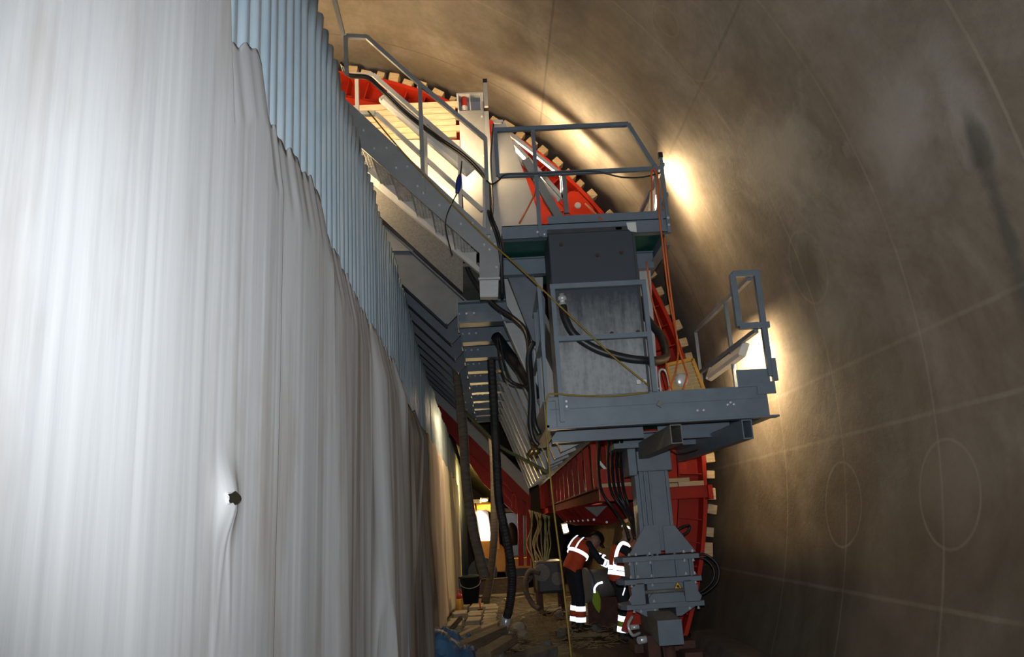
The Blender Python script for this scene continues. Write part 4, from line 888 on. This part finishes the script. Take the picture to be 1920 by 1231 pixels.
# paving stones in rows
for r in range(9):
    for k in range(3):
        x = -.80+k*.30+random.uniform(-.03, .03); y = 13.7+r*.48+random.uniform(-.06, .06)
        if random.random() < .2: continue
        b = MB(); b.cbox((x, y, .05+random.uniform(-.02, .015)), (.25, .38, .12), Matrix.Rotation(random.uniform(-.16, .16), 3, 'Z')); o = b.build('paving_stone', BRICK, bevel=.012)
        tag(o, 'pale paving stone lying in rows along the fabric wall', 'paving stone', 'paving stones along the fabric wall')
# timbers and rubble in the foreground
for i, (p, q, w, h, m, lab) in enumerate((
    ((-.55, 11.3, .10), (.0, 12.35, .16), .2, .2, TIMBD, 'thick weathered timber baulk lying in the rubble left of the hose end'),
    ((-.25, 10.6, .12), (.12, 11.35, .2), .22, .1, TIMBD, 'broad board lying on the rubble in front of the hose end'),
    ((-.9, 11.9, .10), (-.35, 12.8, .2), .1, .06, TIMB, 'narrow pale batten beside the blue tarpaulin'),
    ((-.8, 12.5, .2), (-.62, 13.0, .34), .06, .05, TIMBD, 'short splintered stick leaning on the fabric wall'),
    ((-.55, 12.9, .1), (-.1, 13.5, .16), .12, .05, TIMB, 'pale board lying crosswise behind the thick timber baulk'),
    ((.1, 19.0, .04), (.75, 19.3, .06), .12, .05, TIMB, 'pale board lying flat on the mud in the middle distance'),
    ((1.3, 14.9, .04), (2.0, 14.5, .06), .14, .05, TIMBD, 'weathered board lying behind the workers feet'),
    ((1.1, 12.6, .03), (1.6, 12.3, .05), .10, .05, TIMBD, 'weathered board lying at the feet of the right worker'),
    ((.1, 10.3, .06), (.6, 10.9, .09), .3, .12, STONE, 'broken concrete slab at the bottom edge right of the boards'))):
    b = MB(); b.bar(p, q, w, h); o = b.build('timber_board' if m != STONE else 'concrete_slab', m, bevel=.008); tag(o, lab, 'board' if m != STONE else 'slab')
for i in range(46):
    if i < 30: x, y = random.uniform(-.9, .35), random.uniform(10.2, 13.6)
    else: x, y = random.uniform(.2, 2.2), random.uniform(11.3, 15.5)
    s = random.uniform(.05, .13); b = MB(); b.ell((x, y, s*.5), (s, s*random.uniform(.6, 1.1), s*random.uniform(.5, .8)), 7, 5); b.s = [False]*len(b.s); b.jitter(s*.22)
    o = b.build('rubble_stone', random.choice((STONE, STONE, BRICK))); tag(o, 'loose lump of rubble lying on the muddy tunnel floor', 'rubble', 'loose rubble on the floor')
b = MB()
for i in range(1500):
    x, y = random.uniform(-.3, 2.2), random.uniform(11.2, 20); a = random.uniform(0, pi); l = random.uniform(.08, .3); z = .012+random.uniform(0, .05)
    p = V(x, y, z); d = V(math.cos(a)*l, math.sin(a)*l, random.uniform(-.02, .05)); b.bar(p, p+d, .006, .006)
o = b.build('straw_litter', STRAW); tag(o, 'dry straw and twigs strewn over the muddy floor', 'straw', None, 'stuff')
# blue tarpaulin heap
b = MB(); n1_, n2_ = 34, 34; vs = []
for i in range(n1_):
    for j in range(n2_):
        u, w = i/(n1_-1), j/(n2_-1); x = -.93+.62*u; y = 10.7+1.5*w
        z = .30*(1-u)**.8*(.6+.4*math.sin(w*3.1))+.16*abs(vnoise(0, u*4+3, w*5))+.035*abs(vnoise(1, u*9, w*9))+.006*vnoise(2, u*19, w*19); z *= min(1, 6*min(w, 1-w, 1.02-u)+.05); vs.append((x, y, max(z, 0)+.02))
b.add(vs, [(i*n2_+j, (i+1)*n2_+j, (i+1)*n2_+j+1, i*n2_+j+1) for i in range(n1_-1) for j in range(n2_-1)], False); o = b.build('blue_tarpaulin', TARP)
tag(o, 'crumpled blue tarpaulin heaped at the foot of the fabric wall', 'tarpaulin')
o.modifiers.new('thickness', 'SOLIDIFY').thickness = .006

# ------------------------------------------------------------------ people
def hand(b, wrist, direction, palm_n, s=1., curl=.6):
    d = Vector(direction).normalized(); nrm = Vector(palm_n); nrm = (nrm-d*nrm.dot(d)).normalized(); sd = d.cross(nrm)
    w = Vector(wrist); pc = w+d*.05*s
    b.tube([w-d*.02, w+d*.03, w+d*.09*s], [(.026, .03), (.020, .042), (.016, .042)], 10, 3)
    for i, (o, l) in enumerate(((-.032, .075), (-.011, .085), (.011, .08), (.031, .062))):
        base = w+d*.085*s+sd*o; c1 = base+(d*math.cos(curl*.5)+nrm*math.sin(curl*.5))*l*.45; c2 = c1+(d*math.cos(curl*1.4)+nrm*math.sin(curl*1.4))*l*.32; c3 = c2+(d*math.cos(curl*2.2)+nrm*math.sin(curl*2.2))*l*.26
        b.tube([base-d*.02, base, c1, c2, c3], [.010, .010, .009, .009, .0075], 8, 2)
    t0 = w+d*.03*s-sd*.035; b.tube([t0, t0+(d*.5-sd*.8+nrm*.3).normalized()*.035, t0+(d*.75-sd*.6+nrm*.5).normalized()*.07, t0+(d*.85-sd*.4+nrm*.6).normalized()*.09], [.014, .012, .010, .008], 8, 2)
def ring(b, c, axis, side, rx, ry, w, a0=0, a1=360, n=36, t=.005):
    ax = Vector(axis).normalized(); sd = Vector(side); sd = (sd-ax*sd.dot(ax)).normalized(); fr_ = ax.cross(sd); c = Vector(c); vs = []
    for i in range(n+1):
        a = math.radians(a0+(a1-a0)*i/n)
        for r, h in ((0, -w/2), (t, -w/2), (t, w/2), (0, w/2)): vs.append(c+sd*math.cos(a)*(rx+r)+fr_*math.sin(a)*(ry+r)+ax*h)
    fs = [(i*4+k, i*4+(k+1) % 4, (i+1)*4+(k+1) % 4, (i+1)*4+k) for i in range(n) for k in range(4)]
    b.add(vs, fs, True)
def strip(b, pts, nrm, w, t=.006):
    P = catmull(pts, 5); vs = []; nn = Vector(nrm)
    for i, p in enumerate(P):
        T = (P[min(i+1, len(P)-1)]-P[max(i-1, 0)]).normalized(); N_ = nn if not callable(nrm) else nrm(p); s_ = T.cross(N_).normalized()*w/2
        vs += [p-s_, p+s_, p+s_+N_*t, p-s_+N_*t]
    b.add(vs, [(i*4+k, i*4+(k+1) % 4, (i+1)*4+(k+1) % 4, (i+1)*4+k) for i in range(len(P)-1) for k in range(4)]+[(0, 1, 2, 3), (len(vs)-4, len(vs)-3, len(vs)-2, len(vs)-1)], True)

def person(loc, J, label, vest, calf, helmet, stripes):
    L = Vector(loc); t = thing('person', L, label, 'person')
    g = {k: L+Vector(v) for k, v in J.items()}
    pel, chest, neck, head = g['pelvis'], g['chest'], g['neck'], g['head']
    side = (g['shr']-g['shl']).normalized(); ax = (neck-pel).normalized(); fwd = ax.cross(side).normalized()
    look = Vector(J['look']).normalized()
    # tube() starts its first radius along a world reference: build torso sections by hand instead
    def torso(b, grow, lo=-.08, hi=1.0):
        secs = [(lo, .165, .115), (.0, .175, .125), (.25, .16, .115), (.5, .175, .125), (.75, .19, .125), (.92, .165, .10), (1.0, .09, .075)]
        vs = []; n = 20
        secs = [q for q in secs if q[0] <= hi+.001]
        for s, rx, ry in secs:
            c = pel+(chest-pel)*min(1, s/.5) if s < .5 else chest+(neck-chest)*((s-.5)/.5)
            for j in range(n):
                a = 2*pi*j/n; vs.append(c+side*math.cos(a)*(rx+grow)+fwd*math.sin(a)*(ry+grow))
        m = len(secs); b.add(vs, [(i*n+j, i*n+(j+1) % n, (i+1)*n+(j+1) % n, (i+1)*n+j) for i in range(m-1) for j in range(n)]+[tuple(reversed(range(n))), tuple((m-1)*n+j for j in range(n))], True)
    def arms(b, grow, cut=1.):
        for s in 'lr':
            e = g['el'+s]+(g['wr'+s]-g['el'+s])*cut
            b.tube([g['sh'+s], g['el'+s]], [.062+grow, .055+grow, .046+grow], 12, 0); b.tube([g['el'+s], e], [.046+grow, .045+grow, .034+grow], 12, 0); b.ell(g['el'+s], [.047+grow]*3); b.ell(g['sh'+s], [.068+grow]*3)
    def legs(b, grow, cut=1.):
        for s in 'lr':
            e = g['kn'+s]+(g['an'+s]-g['kn'+s])*cut
            b.tube([g['hp'+s], g['kn'+s]], [.095+grow, .085+grow, .062+grow], 14, 0); b.tube([g['kn'+s], e], [.062+grow, .06+grow, .042+grow], 14, 0); b.ell(g['kn'+s], [.063+grow]*3); b.ell(g['hp'+s], [.1+grow]*3)
    # body
    b = MB(); torso(b, -.01); arms(b, -.008); legs(b, -.008)
    b.tube([neck-ax*.03, neck+(head-neck)*.6], [.058, .052], 12, 0)
    up_ = (head-neck).normalized(); up_ = (up_-look*up_.dot(look)).normalized(); ls = look.cross(up_)
    Rm = Matrix((ls, look, up_)).transposed()
    b.ell(head, (.076, .096, .115), 20, 14, Rm); b.ell(head+look*.045-up_*.07, (.05, .05, .05), 14, 9, Rm)
    b.tube([head+look*.088+up_*.025, head+look*.112-up_*.012, head+look*.098-up_*.022], [.010, .016, .012], 8, 2)
    b.ell(head+look*.092-up_*.055, (.026, .010, .009), 10, 7, Rm)
    for s in (-1, 1): b.ell(head+ls*s*.078, (.012, .022, .034), 10, 7, Rm)
    for s in 'lr':
        d = (g['wr'+s]-g['el'+s]).normalized(); hand(b, g['wr'+s], d, J.get('palm', (0, 0, -1)))
    body = b.build('body', SKIN, t, remesh=.008)
    for s in (-1, 1): b = MB(); b.ell(head+look*.083+ls*s*.032+up_*.012, (.012, .010, .009), 10, 7, Rm); b.build('eye', BLACK, t)
    b = MB(); torso(b, .008, hi=1.0); arms(b, .010, .95); b.build('jacket', NAVY, t, remesh=.012)
    b = MB(); torso(b, .026, -.12, .92)
    for s in 'lr': b.ell(g['sh'+s]*.8+neck*.2, (.07, .07, .07))
    b.build('vest', vest, t, remesh=.012)
    b = MB(); legs(b, .016, .97); b.ell(pel, (.15, .12, .12)); b.build('trousers', NAVY, t, remesh=.012)
    for s in 'lr':
        a = g['an'+s]; f = Vector(J['feet']).normalized()
        c = MB(); c.tube([a+V(0, 0, .14), a+V(0, 0, .02), a-V(0, 0, .05)], [.058, .055, .052], 12, 0); c.tube([a-f*.06-V(0, 0, .045), a+f*.05-V(0, 0, .045), a+f*.14-V(0, 0, .055), a+f*.2-V(0, 0, .06)], [.045, .05, .045, .03], 12, 3)
        c.build('boot', mat('boot_leather', (.03, .025, .02), None, 12, .6) if s == 'l' else bpy.data.materials['boot_leather'], t, remesh=.012)
        d = (g['an'+s]-g['kn'+s]); sdv = Vector((1, 0, 0))
        c = MB(); ring(c, g['kn'+s]+d*.58, d, sdv, .076, .076, .13); c.build('calf_panel', calf, t)
        for k in (.40, .80):
            c = MB(); ring(c, g['kn'+s]+d*k, d, sdv, .077, .077, .075); c.build('reflective_band', TAPE, t)
    # helmet
    c = MB(); vs = []; n = 24
    prof = [(.128, -.005), (.124, .02), (.112, .065), (.085, .10), (.045, .122), (0.001, .13)]
    hc = head+up_*.035
    for r, z in prof:
        for j in range(n):
            a = 2*pi*j/n; vs.append(hc+ls*r*.92*math.cos(a)+look*r*1.08*math.sin(a)+up_*z)
    c.add(vs, [(i*n+j, i*n+(j+1) % n, (i+1)*n+(j+1) % n, (i+1)*n+j) for i in range(len(prof)-1) for j in range(n)], True)
    c.poly([hc+look*.11-ls*.09, hc+look*.19-ls*.05, hc+look*.19+ls*.05, hc+look*.11+ls*.09], up_*.008)
    hl = c.build('helmet', helmet, t); hl.modifiers.new('thickness', 'SOLIDIFY').thickness = .004
    stripes(t, g, side, fwd, ax, look, up_, ls, hc)
    return t
def bandat(g, s, rx, ry, side, fwd, ax, w=.055):
    pel, chest, neck = g['pelvis'], g['chest'], g['neck']
    c = pel+(chest-pel)*min(1, s/.5) if s < .5 else chest+(neck-chest)*((s-.5)/.5)
    b = MB(); ring(b, c, ax, side, rx, ry, w); return b

# left worker: bent forward, seen from behind
def s1(t, g, side, fwd, ax, look, up_, ls, hc):
    bandat(g, .42, .208, .160, side, fwd, ax, .06).build('reflective_band', TAPE, t)
    for k in (-1, 1):
        b = MB(); pel, chest, neck = g['pelvis'], g['chest'], g['neck']
        pts = [pel+(chest-pel)*.84+side*.10*k-fwd*.148, chest+side*.11*k-fwd*.150, chest+(neck-chest)*.5+side*.105*k-fwd*.150, chest+(neck-chest)*.95+side*.10*k-fwd*.118]
        strip(b, pts, -fwd, .05); b.build('reflective_brace', TAPE, t)
    for s in 'lr':
        d = g['wr'+s]-g['el'+s]
        for k in (.45, .78): b = MB(); ring(b, g['el'+s]+d*k, d, V(0, 0, 1), .058, .058, .04); b.build('sleeve_band', TAPE, t)
    b = MB(); q = g['hpl']; strip(b, [q+V(.09, -.11, -.04), q+V(.085, -.115, -.12), q+V(.06, -.115, -.19)], V(.3, -1, 0), .018); b.build('pocket_piping', TAPE, t)
l1 = at(1083, 1178, Z=0); l1 = V(l1.x, 13.3, 0)
J1 = dict(pelvis=(-.03, 0, .97), chest=(.10, .06, 1.21), neck=(.24, .12, 1.39), head=(.40, .19, 1.36), look=(.55, .28, -.8),
          shl=(.12, .26, 1.36), shr=(.25, -.04, 1.30), ell=(.36, .30, 1.14), elr=(.42, -.06, 1.05), wrl=(.56, .22, 1.05), wrr=(.56, -.02, .98),
          hpl=(-.05, .09, .92), hpr=(.0, -.08, .92), knl=(-.0, .12, .5), knr=(.05, -.08, .5), anl=(-.05, .13, .09), anr=(.03, -.09, .09), feet=(.9, .4, 0))
person(l1, J1, 'worker in orange vest bent forward with back turned, left of the two', HIORG, HIORG, mat('dark_helmet_shell', (.02, .02, .02), None, 4, .4), s1)
def s2(t, g, side, fwd, ax, look, up_, ls, hc):
    for k in (.10, .25): bandat(g, k, .205, .156, side, fwd, ax, .06).build('reflective_band', TAPE, t)
    pel, chest, neck = g['pelvis'], g['chest'], g['neck']
    L = g['pelvis']-V(0, 0, .87)
    b = MB(); strip(b, [L+V(-.085, -.222, .93), L+V(-.08, -.232, 1.04), L+V(-.055, -.240, 1.16), L+V(-.01, -.245, 1.28), L+V(.05, -.24, 1.345), L+V(.12, -.22, 1.33), L+V(.16, -.2, 1.28)], V(-.1, -1, .1), .05); b.build('reflective_brace', TAPE, t)
    b = MB(); sh = g['shr']; d = g['elr']-sh; ring(b, sh+d*.75, d, side, .072, .072, .02); b.build('shoulder_band', TAPE, t)
    b = MB(); strip(b, [hc-look*.12+ls*.06+up_*.035, hc-look*.02+ls*.118+up_*.04, hc+look*.07+ls*.10+up_*.03], ls, .028); b.build('helmet_tape', TAPE, t)
    b = MB(); strip(b, [hc-look*.135-ls*.02+up_*.03, hc-look*.128+ls*.04+up_*.035], -look, .03); b.build('helmet_tape', TAPE, t)
    b = MB(); q = g['hpr']; strip(b, [q+V(.05, -.115, .0), q+V(.04, -.115, -.1), q+V(.0, -.11, -.2)], V(0, -1, 0), .016); b.build('pocket_piping', TAPE, t)
l2 = at(1160, 1200, Z=0); l2 = V(l2.x+.08, 11.95, 0)
J2 = dict(pelvis=(.0, 0, .87), chest=(.03, .02, 1.10), neck=(.10, .03, 1.35), head=(.21, .02, 1.47), look=(.86, -.1, -.48),
          shl=(.13, .20, 1.29), shr=(.08, -.17, 1.27), ell=(.28, .24, 1.08), elr=(.28, -.20, 1.10), wrl=(.52, .12, 1.12), wrr=(.52, -.16, 1.16),
          hpl=(.0, .09, .83), hpr=(.0, -.09, .83), knl=(.10, .10, .45), knr=(.03, -.10, .45), anl=(.12, .12, .09), anr=(-.04, -.10, .09), feet=(1, -.05, 0))
person(l2, J2, 'worker in orange vest and yellow helmet standing beside the grey leg, right of the two', HIORG, HIYEL, HELM, s2)

# ------------------------------------------------------------------ light
w = bpy.data.worlds.new('world'); S.world = w; w.use_nodes = True
w.node_tree.nodes['Background'].inputs[0].default_value = (.75, .87, 1., 1); w.node_tree.nodes['Background'].inputs[1].default_value = .25
fl = bpy.data.lights.new('camera_flash', 'SPOT'); fl.energy = 880; fl.spot_size = math.radians(102); fl.spot_blend = 1; fl.shadow_soft_size = .03; fl.color = (.90, .95, 1.)
fo = bpy.data.objects.new('camera_flash', fl); C.objects.link(fo); fo.matrix_world = co.matrix_world @ Matrix.Translation((.02, .14, 0)) @ Matrix.Rotation(math.radians(-5), 4, 'Y')
